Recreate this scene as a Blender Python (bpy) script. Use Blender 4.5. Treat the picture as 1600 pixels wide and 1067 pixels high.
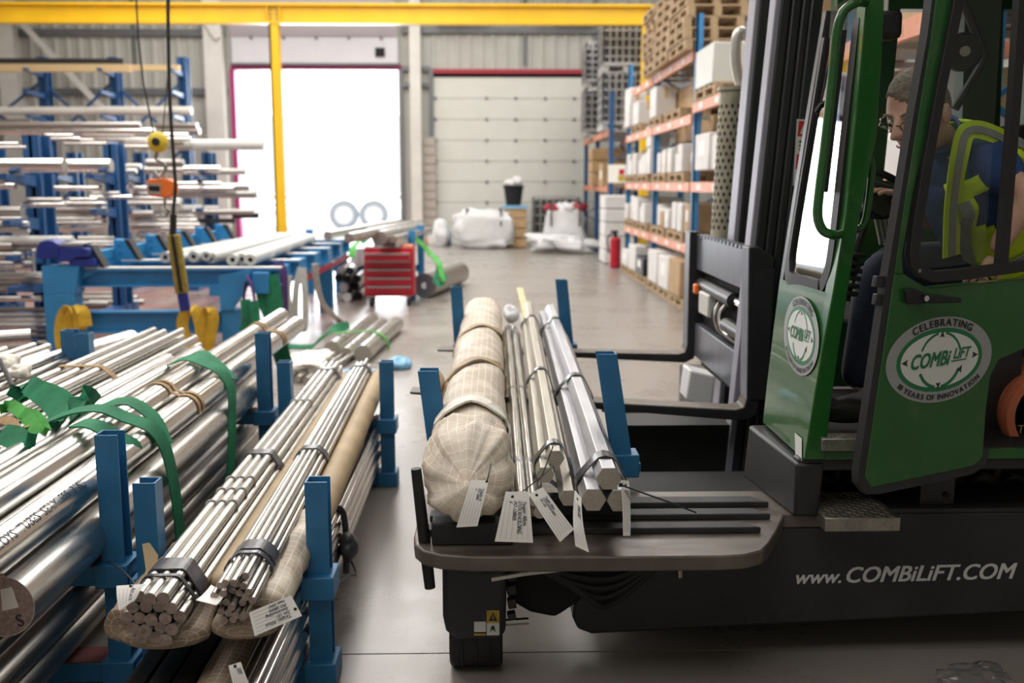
import bpy, bmesh, math, random
from mathutils import Vector, Matrix, noise
random.seed(7)
PI = math.pi
for o in list(bpy.data.objects): bpy.data.objects.remove(o)
S = bpy.context.scene
COL = S.collection

# ---------------------------------------------------------------- camera
FP, CH = 1555.0, 1.7                       # focal length in pixels (1600 wide), eye height
PT = math.atan(246.5 / FP); YW = math.atan(35 / math.hypot(FP, 246.5))
cd = bpy.data.cameras.new('camera'); cam = bpy.data.objects.new('camera', cd); COL.objects.link(cam)
cd.sensor_width = 36; cd.lens = 36 * FP / 1600; cd.clip_start = .05; cd.clip_end = 200
cam.location = (0, 0, CH); cam.rotation_euler = (PI/2 - PT, 0, -YW)
cd.dof.use_dof = True; cd.dof.focus_distance = 3.15; cd.dof.aperture_fstop = 2.4
S.camera = cam
# ---------------------------------------------------------------- light
S.view_settings.view_transform = 'Standard'; S.view_settings.look = 'None'
S.view_settings.exposure = 0.0; S.view_settings.gamma = 1; S.view_settings.use_curve_mapping = False
W = bpy.data.worlds.new('world'); S.world = W; W.use_nodes = True
bg = W.node_tree.nodes['Background']; bg.inputs[0].default_value = (.93, .97, 1, 1); bg.inputs[1].default_value = 3.0
def area(name, loc, sx, sy, power, col=(1, .97, .93), rot=(0, 0, 0)):
    l = bpy.data.lights.new(name, 'AREA'); l.shape = 'RECTANGLE'; l.size = sx; l.size_y = sy; l.energy = power; l.color = col
    o = bpy.data.objects.new(name, l); COL.objects.link(o); o.location = loc; o.rotation_euler = rot
    return o
area('roof_light_left', (-7.0, 15.5, 8.2), 2.2, 22, 1150)
area('roof_light_middle', (-2.0, 15.5, 8.2), 2.2, 22, 1250)
area('roof_light_right', (3.6, 16, 8.2), 2.2, 20, 900)
area('near_fill_light', (-3.0, -1.5, 8.2), 9.0, 4.0, 320)  # added fill lamp over the camera end, brightens surfaces facing the camera
area('daylight_door', (-4.1, 31.5, 3.2), 6.0, 5.0, 1100, (.93, .96, 1), (-PI/2, 0, 0))

# ---------------------------------------------------------------- geometry helpers
_cy, _sy, _cp, _sp = math.cos(YW), math.sin(YW), math.cos(PT), math.sin(PT)
def ray(px, py):
    u = (px - 800) / FP; v = (533.5 - py) / FP
    return Vector((_sy*_cp + u*_cy + v*_sy*_sp, _cy*_cp - u*_sy + v*_cy*_sp, -_sp + v*_cp))
def Y(px, py, y):
    a = ray(px, py); t = y / a.y; return Vector((a.x*t, y, CH + a.z*t))
def Z(px, py, z):
    a = ray(px, py); t = (z - CH) / a.z; return Vector((a.x*t, a.y*t, z))
def V(*a): return Vector(a)
def lerp(a, b, t): return a + (b - a) * t

class MB:
    def __init__(s): s.v = []; s.f = []; s.m = []; s.uv = {}; s.mi = 0
    def add(s, vs, fs, uvs=None):
        k = len(s.v); s.v += [Vector(q) for q in vs]
        for i, f in enumerate(fs):
            if uvs: s.uv[len(s.f)] = uvs[i]
            s.f.append([k + j for j in f]); s.m.append(s.mi)
        return s
    def hexa(s, p):   # p: 4 bottom ccw + 4 top
        return s.add(p, [(3,2,1,0),(4,5,6,7),(0,1,5,4),(1,2,6,5),(2,3,7,6),(3,0,4,7)])
    def b(s, x0, x1, y0, y1, z0, z1):
        return s.hexa([(x0,y0,z0),(x1,y0,z0),(x1,y1,z0),(x0,y1,z0),(x0,y0,z1),(x1,y0,z1),(x1,y1,z1),(x0,y1,z1)])
    def beam(s, p0, p1, w, h, up=(0,0,1)):
        p0, p1 = Vector(p0), Vector(p1); d = (p1-p0).normalized(); a = d.cross(Vector(up))
        if a.length < 1e-4: a = d.cross(Vector((0,1,0)))
        a.normalize(); c = a.cross(d); a *= w/2; c *= h/2
        return s.hexa([p0-a-c, p0+a-c, p1+a-c, p1-a-c, p0-a+c, p0+a+c, p1+a+c, p1-a+c])
    def prism(s, pts, vec):
        n = len(pts); vec = Vector(vec); pts = [Vector(q) for q in pts]
        return s.add(pts + [q+vec for q in pts], [tuple(range(n))[::-1], tuple(range(n, 2*n))] + [(i, (i+1) % n, n+(i+1) % n, n+i) for i in range(n)])
    def loft(s, rings, caps=(True, True), closed=True):
        n = len(rings[0]); vs = [q for r in rings for q in r]; fs = []; uvs = []
        v = 0; vv = [0]
        for i in range(1, len(rings)):
            v += sum((Vector(rings[i][j])-Vector(rings[i-1][j])).length for j in range(n))/n; vv.append(v)
        big = max(rings, key=lambda r: (Vector(r[0])-Vector(r[n//2])).length)
        us = [0]
        for j in range(n): us.append(us[-1] + (Vector(big[(j+1) % n])-Vector(big[j])).length)
        for i in range(len(rings)-1):
            for j in range(n if closed else n-1):
                k = (j+1) % n
                fs.append((i*n+j, i*n+k, (i+1)*n+k, (i+1)*n+j))
                uvs.append([(us[j], vv[i]), (us[j+1], vv[i]), (us[j+1], vv[i+1]), (us[j], vv[i+1])])
        s.add(vs, fs, uvs); k = len(s.v)-len(vs)
        if caps[0]: s.f.append([k+j for j in range(n)][::-1]); s.m.append(s.mi)
        if caps[1]: s.f.append([k+(len(rings)-1)*n+j for j in range(n)]); s.m.append(s.mi)
        return s
    def cyl(s, p0, p1, r, r2=None, n=14, caps=True, ri=0):
        p0, p1 = Vector(p0), Vector(p1); d = (p1-p0).normalized(); r2 = r if r2 is None else r2
        a = d.orthogonal().normalized(); 
        if abs(d.z) < .9: a = Vector((0,0,1)) - d*d.z; a.normalize()
        c = d.cross(a)
        R = lambda p, q, ph=0: [p + a*(q*math.cos(2*PI*j/n+ph)) + c*(q*math.sin(2*PI*j/n+ph)) for j in range(n)]
        ph = PI/n if n in (4, 6) else 0
        if ri:
            return s.loft([R(p1-d*.02, ri), R(p1, ri), R(p1, r2), R(p0, r), R(p0, ri), R(p0+d*min(.25, (p1-p0).length*.5), ri)], (True, True))
        return s.loft([R(p0, r, ph), R(p1, r2, ph)], (caps, caps))
    def tube(s, path, r, n=8, closed=False, sect=None, up=None, caps=True):
        path = [Vector(q) for q in path]; rings = []; m = len(path)
        a = None
        for i, q in enumerate(path):
            d = path[(i+1) % m if closed else min(i+1, m-1)] - path[(i-1) % m if closed else max(i-1, 0)]
            d.normalize()
            if up is not None: a = Vector(up[i] if isinstance(up, list) else up); a = a - d*a.dot(d)
            elif a is None: a = d.orthogonal()
            else: a = a - d*a.dot(d)
            a.normalize(); c = d.cross(a); rr = r[i] if isinstance(r, (list, tuple)) else r
            if sect: rings.append([q + a*x + c*y for x, y in sect])
            else: rings.append([q + a*(rr*math.cos(2*PI*j/n)) + c*(rr*math.sin(2*PI*j/n)) for j in range(n)])
        if closed: rings.append(rings[0]); caps = False
        return s.loft(rings, (caps, caps))
    def strap(s, path, w, t=.004, up=None, closed=False):    # a flat band; up = direction of its width
        return s.tube(path, 0, sect=[(-w/2,-t/2),(w/2,-t/2),(w/2,t/2),(-w/2,t/2)], up=up, closed=closed)
    def sph(s, c, rx, ry=None, rz=None, nu=14, nv=9, M=None, fn=None):
        c = Vector(c); ry = ry or rx; rz = rz or rx; rings = []
        for i in range(nv+1):
            th = PI*(i/nv)*.998+.003; ring = []
            for j in range(nu):
                ph = 2*PI*j/nu
                q = Vector((rx*math.sin(th)*math.cos(ph), ry*math.sin(th)*math.sin(ph), -rz*math.cos(th)))
                if fn: q = fn(q, th, ph)
                if M: q = M @ q
                ring.append(c+q)
            rings.append(ring)
        return s.loft(rings)
    def text(s, st, o, xd, yd, size, bold=0, shear=0, n=None, eps=.0012):
        vs, fs = text_mesh(st, bold, shear); o = Vector(o); xd = Vector(xd).normalized(); yd = Vector(yd).normalized()
        nn = xd.cross(yd) if n is None else Vector(n)
        return s.add([o + xd*(x*size) + yd*(y*size) + nn*(eps+.0002*j) for x, y, j in vs], fs)
    def build(s, name, mat, parent=None, smooth=True, bev=0, seg=2, ang=38, sub=0):
        me = bpy.data.meshes.new(name); off = WL.get(parent.name, V(0,0,0)) if parent else V(0,0,0)
        me.from_pydata([q-off for q in s.v], [], s.f)
        mats = mat if isinstance(mat, list) else [mat]
        for m in mats: me.materials.append(m)
        if len(mats) > 1:
            for p, mi in zip(me.polygons, s.m): p.material_index = mi
        if s.uv:
            ul = me.uv_layers.new(name='UVMap').data
            for p in me.polygons:
                if p.index in s.uv:
                    for li, q in zip(p.loop_indices, s.uv[p.index]): ul[li].uv = q
        bm = bmesh.new(); bm.from_mesh(me)
        if s.weld: bmesh.ops.remove_doubles(bm, verts=bm.verts, dist=1e-5)
        bmesh.ops.recalc_face_normals(bm, faces=bm.faces); bm.to_mesh(me); bm.free()
        if smooth:
            me.polygons.foreach_set('use_smooth', [True]*len(me.polygons)); me.set_sharp_from_angle(angle=math.radians(ang))
        o = bpy.data.objects.new(name, me); COL.objects.link(o)
        if parent: o.parent = parent
        WL[o.name] = off
        if bev:
            md = o.modifiers.new('bevel', 'BEVEL'); md.width = bev; md.segments = seg; md.limit_method = 'ANGLE'; md.angle_limit = math.radians(40)
        if sub:
            md = o.modifiers.new('subdivision', 'SUBSURF'); md.levels = sub; md.render_levels = sub
        return o
    weld = False
WL = {}
_TM = {}
def text_mesh(st, bold=0, shear=0):
    k = (st, bold, shear)
    if k not in _TM:
        cu = bpy.data.curves.new('lettering', 'FONT'); cu.body = st; cu.shear = shear; cu.resolution_u = 3
        ob = bpy.data.objects.new('lettering', cu); COL.objects.link(ob)
        dg = bpy.context.evaluated_depsgraph_get(); me = bpy.data.meshes.new_from_object(ob.evaluated_get(dg))
        vs, fs = [(q.co.x, q.co.y) for q in me.vertices], [tuple(p.vertices) for p in me.polygons]; n = len(vs)
        sh = [(0, 0)] if not bold else [(-bold, -bold*.6), (bold, -bold*.6), (-bold, bold*.6), (bold, bold*.6)]
        _TM[k] = ([(x+a, y+c, j) for j, (a, c) in enumerate(sh) for x, y in vs], [tuple(i+j*n for i in f) for j in range(len(sh)) for f in fs])
        bpy.data.objects.remove(ob); bpy.data.curves.remove(cu); bpy.data.meshes.remove(me)
    return _TM[k]
def text_w(st, bold=0, shear=0):
    vs = text_mesh(st, bold, shear)[0]; return max([q[0] for q in vs], default=.25)
def tag(o, label, cat, group=None):
    o['label'] = label; o['category'] = cat
    if group: o['group'] = group
    return o
def thing(name, label, cat, loc=(0,0,0), group=None):
    o = bpy.data.objects.new(name, None); o.empty_display_size = .1; COL.objects.link(o); o.location = loc
    WL[o.name] = Vector(loc); return tag(o, label, cat, group)
def struct(o): o['kind'] = 'structure'; return o
def stuff(o): o['kind'] = 'stuff'; return o
def dup(root, loc, rz=None, label=None, group=None):
    r = root.copy(); COL.objects.link(r); r.location = loc
    if rz is not None: r.rotation_euler = (0, 0, rz)
    if label: r['label'] = label
    if group: r['group'] = group
    def kids(a, b):
        for ch in list(a.children):
            c = ch.copy(); COL.objects.link(c); c.parent = b; kids(ch, c)
    kids(root, r); return r
ORD = ['first','second','third','fourth','fifth','sixth','seventh','eighth','ninth','tenth','eleventh','twelfth']
def cat_rom(pts, k=5, closed=False):
    pts = [Vector(q) for q in pts]; n = len(pts); out = []
    for i in range(n if closed else n-1):
        g = lambda j: pts[j % n] if closed else pts[max(0, min(n-1, j))]
        a, b, c, d = g(i-1), g(i), g(i+1), g(i+2)
        for q in range(k):
            t = q/k; out.append(.5*((2*b)+(c-a)*t+(2*a-5*b+4*c-d)*t*t+(3*b-a-3*c+d)*t**3))
    if not closed: out.append(pts[-1])
    return out

# ---------------------------------------------------------------- materials
def nt(name):
    m = bpy.data.materials.new(name); m.use_nodes = True
    t = m.node_tree; return m, t, t.nodes['Principled BSDF'], t.nodes.new, t.links.new
def mat(name, col, rough=.5, metal=0, var=.0, scale=6, stretch=None, bump=0, bscale=40, dirt_glare=None, dirt_glare_amt=.5, rvar=0, coat=0, spec=None):
    m, t, p, N, L = nt(name); p.inputs['Roughness'].default_value = rough; p.inputs['Metallic'].default_value = metal
    if spec is not None: p.inputs['Specular IOR Level'].default_value = spec
    if coat: p.inputs['Coat Weight'].default_value = coat
    c = (*col, 1); p.inputs['Base Color'].default_value = c
    if var or bump or dirt_glare or rvar:
        tc = N('ShaderNodeTexCoord'); mp = N('ShaderNodeMapping'); L(tc.outputs['Object'], mp.inputs[0])
        if stretch: mp.inputs['Scale'].default_value = stretch
        nz = N('ShaderNodeTexNoise'); nz.inputs['Scale'].default_value = scale; nz.inputs['Detail'].default_value = 5; L(mp.outputs[0], nz.inputs['Vector'])
        rp = N('ShaderNodeValToRGB'); L(nz.outputs[0], rp.inputs[0]); e = rp.color_ramp.elements
        e[0].position = .3; e[1].position = .7
        e[0].color = (*[max(0, q*(1-var)) for q in col], 1); e[1].color = (*[min(1, q*(1+var)) for q in col], 1)
        out = rp.outputs[0]
        if dirt_glare:
            n2 = N('ShaderNodeTexNoise'); n2.inputs['Scale'].default_value = bscale*.5; n2.inputs['Detail'].default_value = 8; n2.inputs['Roughness'].default_value = .7; L(mp.outputs[0], n2.inputs['Vector'])
            r2 = N('ShaderNodeValToRGB'); L(n2.outputs[0], r2.inputs[0]); r2.color_ramp.elements[0].position = .56; r2.color_ramp.elements[1].position = .7
            ml = N('ShaderNodeMath'); ml.operation = 'MULTIPLY'; ml.inputs[1].default_value = dirt_glare_amt; L(r2.outputs[0], ml.inputs[0])
            mx = N('ShaderNodeMix'); mx.data_type = 'RGBA'; L(ml.outputs[0], mx.inputs[0]); L(out, mx.inputs[6]); mx.inputs[7].default_value = (*dirt_glare, 1); out = mx.outputs[2]
        L(out, p.inputs['Base Color'])
        if rvar:
            mr = N('ShaderNodeMapRange'); L(nz.outputs[0], mr.inputs[0]); mr.inputs[1].default_value = .3; mr.inputs[2].default_value = .7
            mr.inputs[3].default_value = max(.02, rough-rvar); mr.inputs[4].default_value = rough+rvar; L(mr.outputs[0], p.inputs['Roughness'])
        if bump:
            n3 = N('ShaderNodeTexNoise'); n3.inputs['Scale'].default_value = bscale; n3.inputs['Detail'].default_value = 4; L(mp.outputs[0], n3.inputs['Vector'])
            bp = N('ShaderNodeBump'); bp.inputs['Strength'].default_value = bump; bp.inputs['Distance'].default_value = .01; L(n3.outputs[0], bp.inputs['Height']); L(bp.outputs[0], p.inputs['Normal'])
    return m
def steel(name, col, rough, along='y', var=.12):
    st = {'y': (9, .5, 9), 'x': (.5, 9, 9), 'z': (9, 9, .5)}[along]
    return mat(name, col, rough, 1, var*.6, 9, st, .02, 30, rvar=.05)
M = {}
M['bright'] = steel('bright_steel', (.64, .63, .60), .30)
M['tube'] = steel('polished_tube', (.62, .61, .58), .22)
M['bar'] = steel('drawn_bar_steel', (.52, .505, .47), .30)
M['dull'] = steel('dull_steel', (.42, .40, .37), .36)
M['hexsteel'] = steel('hex_bar_steel', (.47, .44, .38), .46)
M['hexblue'] = steel('hex_bar_cool_steel', (.50, .50, .52), .46)
M['xbright'] = steel('rack_bright_steel', (.74, .73, .70), .25, 'x')
M['xdull'] = steel('rack_dull_steel', (.46, .44, .41), .38, 'x')
M['endface'] = mat('sawn_steel_end', (.36, .29, .26), .5, .7, .3, 60, None, .1, 200)
M['hexend'] = mat('sawn_hex_end', (.45, .41, .35), .5, .7, .25, 60, (1, 1, 12), .1, 200)
M['blackbar'] = mat('black_bar', (.035, .033, .03), .5, .5, .3, 12)
M['blue'] = mat('blue_paint', (.025, .17, .36), .42, 0, .12, 9, None, .05, 60, (.13, .11, .09), .25)
M['bench'] = mat('bench_blue_paint', (.03, .235, .50), .42, 0, .1, 6, None, .04, 60, (.16, .2, .25), .3)
M['rackblue'] = mat('rack_blue_paint', (.016, .085, .23), .45, 0, .12, 5)
M['prblue'] = mat('pallet_rack_blue', (.05, .24, .52), .45, 0, .1, 5)
M['vise'] = mat('vise_blue', (.012, .03, .22), .4, 0, .2, 9)
M['orange'] = mat('rack_orange', (.72, .27, .14), .5, 0, .12, 4, dirt_glare=(.80, .60, .58), dirt_glare_amt=.7, bscale=5)  # pale pink blotches put overexposed glare into the orange
M['yellow'] = mat('gantry_yellow', (.86, .53, .012), .4, 0, .06, 2)
M['green'] = mat('cab_green_paint', (.012, .10, .015), .3, 0, .1, 5, coat=.4, dirt_glare=(.10, .15, .08), dirt_glare_amt=.35, bscale=26)
M['dgreen'] = mat('dark_green_paint', (.008, .05, .014), .4, 0, .1, 5)
M['char'] = mat('charcoal_paint', (.02, .0215, .024), .48, 0, .25, 5, None, .05, 50, (.055, .05, .045), .35)
M['mastc'] = mat('mast_grey_paint', (.027, .029, .031), .42, .1, .15, 5, (4, 4, .5), .03, 60)
M['mastedge'] = mat('lit_mast_edge', (.34, .34, .40), .5, .15, .15, 8, (9, 9, .5))  # paler than the mast paint: side light on these faces put into the colour
M['black'] = mat('black_rubber', (.012, .012, .012), .6, 0, .3, 12, None, .08, 60)
M['seal'] = mat('window_seal_rubber', (.016, .016, .017), .5)
M['deck'] = mat('worn_deck_steel', (.125, .105, .09), .42, .3, .35, 6, (1, 3, 1), .08, 30, (.17, .10, .05), .5, rvar=.1)
M['forkst'] = mat('fork_worn_steel', (.13, .11, .09), .5, .3, .4, 9, (1, 4, 1), .08, 40, (.40, .29, .17), .8)
M['strip'] = mat('deck_strip_rubber', (.028, .028, .03), .6, 0, .3, 12, None, .08, 60)
M['plate'] = mat('carriage_plate_steel', (.17, .18, .21), .38, .55, .15, 8, (5, 5, .6))
M['chrome'] = mat('chrome_rod', (.8, .8, .8), .12, 1)
M['silencer'] = mat('silencer_steel', (.42, .39, .30), .5, .3, .2, 12)
M['pipe'] = mat('exhaust_pipe_steel', (.62, .61, .55), .4, .5, .1, 8)
M['tread'] = mat('checker_plate', (.36, .34, .30), .38, .8, .2, 20, None, .0)
M['tape'] = mat('grey_tape', (.06, .06, .068), .3, 0, .3, 20, None, .15, 90)
M['band'] = mat('steel_strapping', (.12, .125, .14), .3, .7, .2, 20)
M['brown'] = mat('hessian_tape', (.44, .29, .15), .8, 0, .2, 30, None, .3, 160)
M['paper'] = mat('paper_tag', (.90, .89, .85), .7)
M['papertape'] = mat('pale_paper_tape', (.80, .76, .68), .7, 0, .1, 12, None, .3, 60)
M['greytube'] = mat('grey_tube_paint', (.50, .50, .48), .5, 0, .06, 3)
M['ink'] = mat('pen_ink', (.02, .025, .06), .6)
M['line'] = mat('printed_tag_line', (.42, .43, .46), .6)
M['tie'] = mat('cable_tie', (.015, .015, .016), .45)
M['sling'] = mat('green_webbing', (.012, .20, .09), .75, 0, .25, 12, None, .25, 220)
M['slingl'] = mat('light_green_webbing', (.07, .36, .06), .75, 0, .25, 12, None, .25, 220)
M['slingy'] = mat('yellow_webbing', (.62, .40, .03), .75, 0, .2, 12, None, .25, 200)
M['slingp'] = mat('purple_webbing', (.12, .05, .20), .75, 0, .2, 12)
M['slingw'] = mat('white_webbing', (.62, .60, .54), .75, 0, .15, 12)
M['pend'] = mat('pendant_yellow', (.30, .23, .04), .55, 0, .2, 20)
M['hook'] = mat('hoist_yellow', (.72, .54, .04), .5, 0, .1, 12)
M['scale'] = mat('crane_scale_orange', (.90, .20, .03), .45, 0, .08, 12)
M['red'] = mat('tool_red', (.50, .012, .03), .35, 0, .06, 6)
M['alu'] = mat('drawer_trim', (.45, .40, .40), .35, .6)
M['white'] = mat('white_plastic', (.80, .80, .80), .5, 0, .04, 6)
M['bag'] = mat('white_bag_fabric', (.70, .71, .72), .75, 0, .05, 6, None, .3, 12)
M['carton'] = mat('white_carton', (.74, .72, .70), .7, 0, .05, 3)
M['card'] = mat('brown_cardboard', (.47, .31, .16), .75, 0, .12, 4)
M['wood'] = mat('pallet_wood', (.44, .31, .18), .75, 0, .25, 5, (8, 1, 8), .1, 30)
M['wood2'] = mat('pale_timber', (.66, .50, .28), .7, 0, .2, 6, (8, 1, 8))
M['wire'] = mat('galvanised_wire', (.50, .50, .50), .4, .7, .1, 6)
M['ibc'] = mat('dark_tank', (.05, .05, .055), .6)
M['wall'] = mat('grey_cladding', (.47, .47, .43), .55, 0, .05, 2)
M['purlin'] = mat('galvanised_purlin', (.17, .18, .19), .5, .3, .1, 4)
M['colgrey'] = mat('column_off_white', (.66, .65, .61), .5, 0, .06, 3)
M['doorpanel'] = mat('roller_door_panel', (.66, .67, .62), .5, 0, .03, 2)
M['doorwhite'] = mat('raised_door_panel', (.62, .62, .66), .5, 0, .03, 2)
M['redtrim'] = mat('red_trim', (.35, .02, .04), .5)
M['magenta'] = mat('magenta_trim', (.30, .02, .12), .5)
M['ceil'] = mat('roof_liner', (.50, .50, .48), .8, 0, .05, 2)
M['concrete_block'] = mat('block_wall', (.42, .38, .34), .85, 0, .1, 6)
M['yard'] = mat('yard_concrete', (.70, .70, .68), .8, 0, .06, 1)
M['trailer'] = mat('trailer_white', (.85, .85, .85), .5)
M['greyrubber'] = mat('pale_tyre', (.28, .29, .32), .7)
M['navy'] = mat('navy_trousers', (.010, .014, .035), .85, 0, .25, 9, None, .2, 60)
M['shirt'] = mat('blue_shirt', (.035, .085, .26), .8, 0, .2, 9, None, .2, 40)
M['vest'] = mat('hi_vis_yellow', (.62, .82, .03), .7, 0, .08, 9, None, .15, 40)
M['reflect'] = mat('reflective_band', (.33, .34, .34), .4, .2, .08, 20)
M['skin'] = mat('skin', (.74, .45, .34), .5, 0, .08, 30)
M['lip'] = mat('lips', (.40, .15, .12), .5)
M['hair'] = mat('grey_brown_hair', (.21, .175, .14), .75, 0, .45, 60, (1, 1, 3), .5, 140)
M['hairg'] = mat('thin_hair', (.35, .25, .19), .7, 0, .2, 60)
M['lens'] = None
M['shoe'] = mat('dark_leather', (.022, .02, .018), .5, 0, .3, 20)
M['gasorange'] = mat('orange_gas_bottle', (.66, .19, .09), .45, 0, .12, 9, dirt_glare=(.2, .05, .02), dirt_glare_amt=.4)
M['decalgrey'] = mat('decal_grey', (.33, .34, .34), .4)
M['decalgreen'] = mat('decal_green', (.012, .17, .06), .4)
M['decalwhite'] = mat('decal_white', (.68, .70, .67), .4)
M['decalblack'] = mat('decal_black', (.02, .02, .022), .4)
M['textgrey'] = mat('lettering_light_grey', (.62, .63, .64), .5)
M['signred'] = mat('warning_red', (.55, .02, .03), .4)
M['signyellow'] = mat('warning_yellow', (.50, .36, .04), .5, 0, .2, 30)
M['redbase'] = mat('red_oxide_steel', (.16, .05, .05), .6, 0, .3, 9)
M['bluefilm'] = mat('blue_film', (.20, .45, .68), .3)
M['tan'] = mat('plain_kraft_wrap', (.40, .29, .16), .6, 0, .15, 5, None, .1, 30)
M['dark'] = mat('dark_void', (.008, .008, .009), .8)
def wrap_mat(name, c1, c2, line, sp, lw):
    m, t, p, N, L = nt(name); p.inputs['Roughness'].default_value = .62
    tc = N('ShaderNodeTexCoord'); sx = N('ShaderNodeSeparateXYZ'); L(tc.outputs['UV'], sx.inputs[0])
    def mth(op, a, b=None):
        q = N('ShaderNodeMath'); q.operation = op
        for i, z in enumerate((a, b)):
            if z is None: continue
            if isinstance(z, (int, float)): q.inputs[i].default_value = z
            else: L(z, q.inputs[i])
        return q.outputs[0]
    f = [mth('LESS_THAN', mth('FRACT', mth('DIVIDE', sx.outputs[i], sp)), lw) for i in (0, 1)]
    g = mth('MAXIMUM', f[0], f[1])
    nz = N('ShaderNodeTexNoise'); nz.inputs['Scale'].default_value = 9; nz.inputs['Detail'].default_value = 4; L(tc.outputs['Object'], nz.inputs['Vector'])
    rp = N('ShaderNodeValToRGB'); L(nz.outputs[0], rp.inputs[0]); rp.color_ramp.elements[0].position = .4; rp.color_ramp.elements[1].position = .62
    rp.color_ramp.elements[0].color = (*c1, 1); rp.color_ramp.elements[1].color = (*c2, 1)
    mx = N('ShaderNodeMix'); mx.data_type = 'RGBA'; L(g, mx.inputs[0]); L(rp.outputs[0], mx.inputs[6]); mx.inputs[7].default_value = (*line, 1); L(mx.outputs[2], p.inputs['Base Color'])
    n3 = N('ShaderNodeTexNoise'); n3.inputs['Scale'].default_value = 22; L(tc.outputs['Object'], n3.inputs['Vector'])
    bp = N('ShaderNodeBump'); bp.inputs['Strength'].default_value = .35; bp.inputs['Distance'].default_value = .01; L(n3.outputs[0], bp.inputs['Height']); L(bp.outputs[0], p.inputs['Normal'])
    return m
M['wrap'] = wrap_mat('woven_wrap_pale', (.50, .41, .31), (.66, .58, .47), (.82, .78, .70), .035, .07)
M['wrapd'] = wrap_mat('woven_wrap_brown', (.20, .14, .10), (.31, .23, .16), (.50, .43, .35), .026, .07)
def glass(name, tint, rough=.02, alpha=.25):
    m, t, p, N, L = nt(name); t.nodes.remove(p)
    tr = N('ShaderNodeBsdfTransparent'); tr.inputs[0].default_value = (*tint, 1); gl = N('ShaderNodeBsdfGlossy'); gl.inputs['Roughness'].default_value = rough
    lw = N('ShaderNodeLayerWeight'); pw = N('ShaderNodeMath'); pw.operation = 'POWER'; pw.inputs[1].default_value = 4; L(lw.outputs['Facing'], pw.inputs[0])
    fr = N('ShaderNodeMapRange'); L(pw.outputs[0], fr.inputs[0]); fr.inputs[3].default_value = .05; fr.inputs[4].default_value = .95; mx = N('ShaderNodeMixShader')
    L(fr.outputs[0], mx.inputs[0]); L(tr.outputs[0], mx.inputs[1]); L(gl.outputs[0], mx.inputs[2]); L(mx.outputs[0], t.nodes['Material Output'].inputs[0])
    return m
M['glass'] = glass('cab_glass', (.72, .76, .72)); M['lens'] = glass('spectacle_lens', (.9, .9, .9))
M['film'] = glass('clear_film', (.96, .97, 1), .1)
def floor_mat():
    m, t, p, N, L = nt('polished_concrete')
    tc = N('ShaderNodeTexCoord'); mp = N('ShaderNodeMapping'); L(tc.outputs['Object'], mp.inputs[0])
    n1 = N('ShaderNodeTexNoise'); n1.inputs['Scale'].default_value = .8; n1.inputs['Detail'].default_value = 9; n1.inputs['Roughness'].default_value = .65; L(mp.outputs[0], n1.inputs['Vector'])
    r1 = N('ShaderNodeValToRGB'); L(n1.outputs[0], r1.inputs[0]); e = r1.color_ramp.elements
    e[0].position = .3; e[0].color = (.235, .21, .185, 1); e[1].position = .72; e[1].color = (.31, .285, .26, 1)
    n2 = N('ShaderNodeTexNoise'); n2.inputs['Scale'].default_value = 30; n2.inputs['Detail'].default_value = 6; L(mp.outputs[0], n2.inputs['Vector'])
    r2 = N('ShaderNodeValToRGB'); L(n2.outputs[0], r2.inputs[0]); r2.color_ramp.elements[0].position = .30; r2.color_ramp.elements[1].position = .38
    mx = N('ShaderNodeMix'); mx.data_type = 'RGBA'; mx.blend_type = 'MULTIPLY'; mx.inputs[0].default_value = .10; L(r1.outputs[0], mx.inputs[6]); L(r2.outputs[0], mx.inputs[7])
    # worn red paint over the storage side (left of the aisle)
    sx = N('ShaderNodeSeparateXYZ'); L(tc.outputs['Object'], sx.inputs[0])
    mr = N('ShaderNodeMapRange'); L(sx.outputs[0], mr.inputs[0]); mr.inputs[1].default_value = -1.5; mr.inputs[2].default_value = -2.6; mr.inputs[3].default_value = 0; mr.inputs[4].default_value = .75
    n4 = N('ShaderNodeTexNoise'); n4.inputs['Scale'].default_value = 1.4; n4.inputs['Detail'].default_value = 6; L(mp.outputs[0], n4.inputs['Vector'])
    r4 = N('ShaderNodeValToRGB'); L(n4.outputs[0], r4.inputs[0]); r4.color_ramp.elements[0].position = .34; r4.color_ramp.elements[1].position = .55
    mm = N('ShaderNodeMath'); mm.operation = 'MULTIPLY'; L(mr.outputs[0], mm.inputs[0]); L(r4.outputs[0], mm.inputs[1])
    m2 = N('ShaderNodeMix'); m2.data_type = 'RGBA'; L(mm.outputs[0], m2.inputs[0]); L(mx.outputs[2], m2.inputs[6]); m2.inputs[7].default_value = (.33, .13, .11, 1)
    L(m2.outputs[2], p.inputs['Base Color'])
    rr = N('ShaderNodeMapRange'); L(n1.outputs[0], rr.inputs[0]); rr.inputs[1].default_value = .3; rr.inputs[2].default_value = .7; rr.inputs[3].default_value = .22; rr.inputs[4].default_value = .38; L(rr.outputs[0], p.inputs['Roughness'])
    bp = N('ShaderNodeBump'); bp.inputs['Strength'].default_value = .012; bp.inputs['Distance'].default_value = .01; L(n2.outputs[0], bp.inputs['Height']); L(bp.outputs[0], p.inputs['Normal'])
    return m
M['floor'] = floor_mat()
# ================================================================ SETTING
BW = 29.0                                              # back wall distance
fl = struct(MB().b(-14, 9, -7, BW+22, -.12, -.012).build('floor', M['dark']))
for y0, y1 in ((-7, 3.43), (3.43, 9.43), (9.43, 15.43), (15.43, 21.43), (21.43, BW)):
    MB().b(-14, 9, y0+.004, y1-.004, -.1, 0).build('floor_slab', M['floor'], fl)
struct(MB().b(-14, 9, -7, BW, 8.4, 8.55).build('ceiling', M['ceil']))
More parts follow.
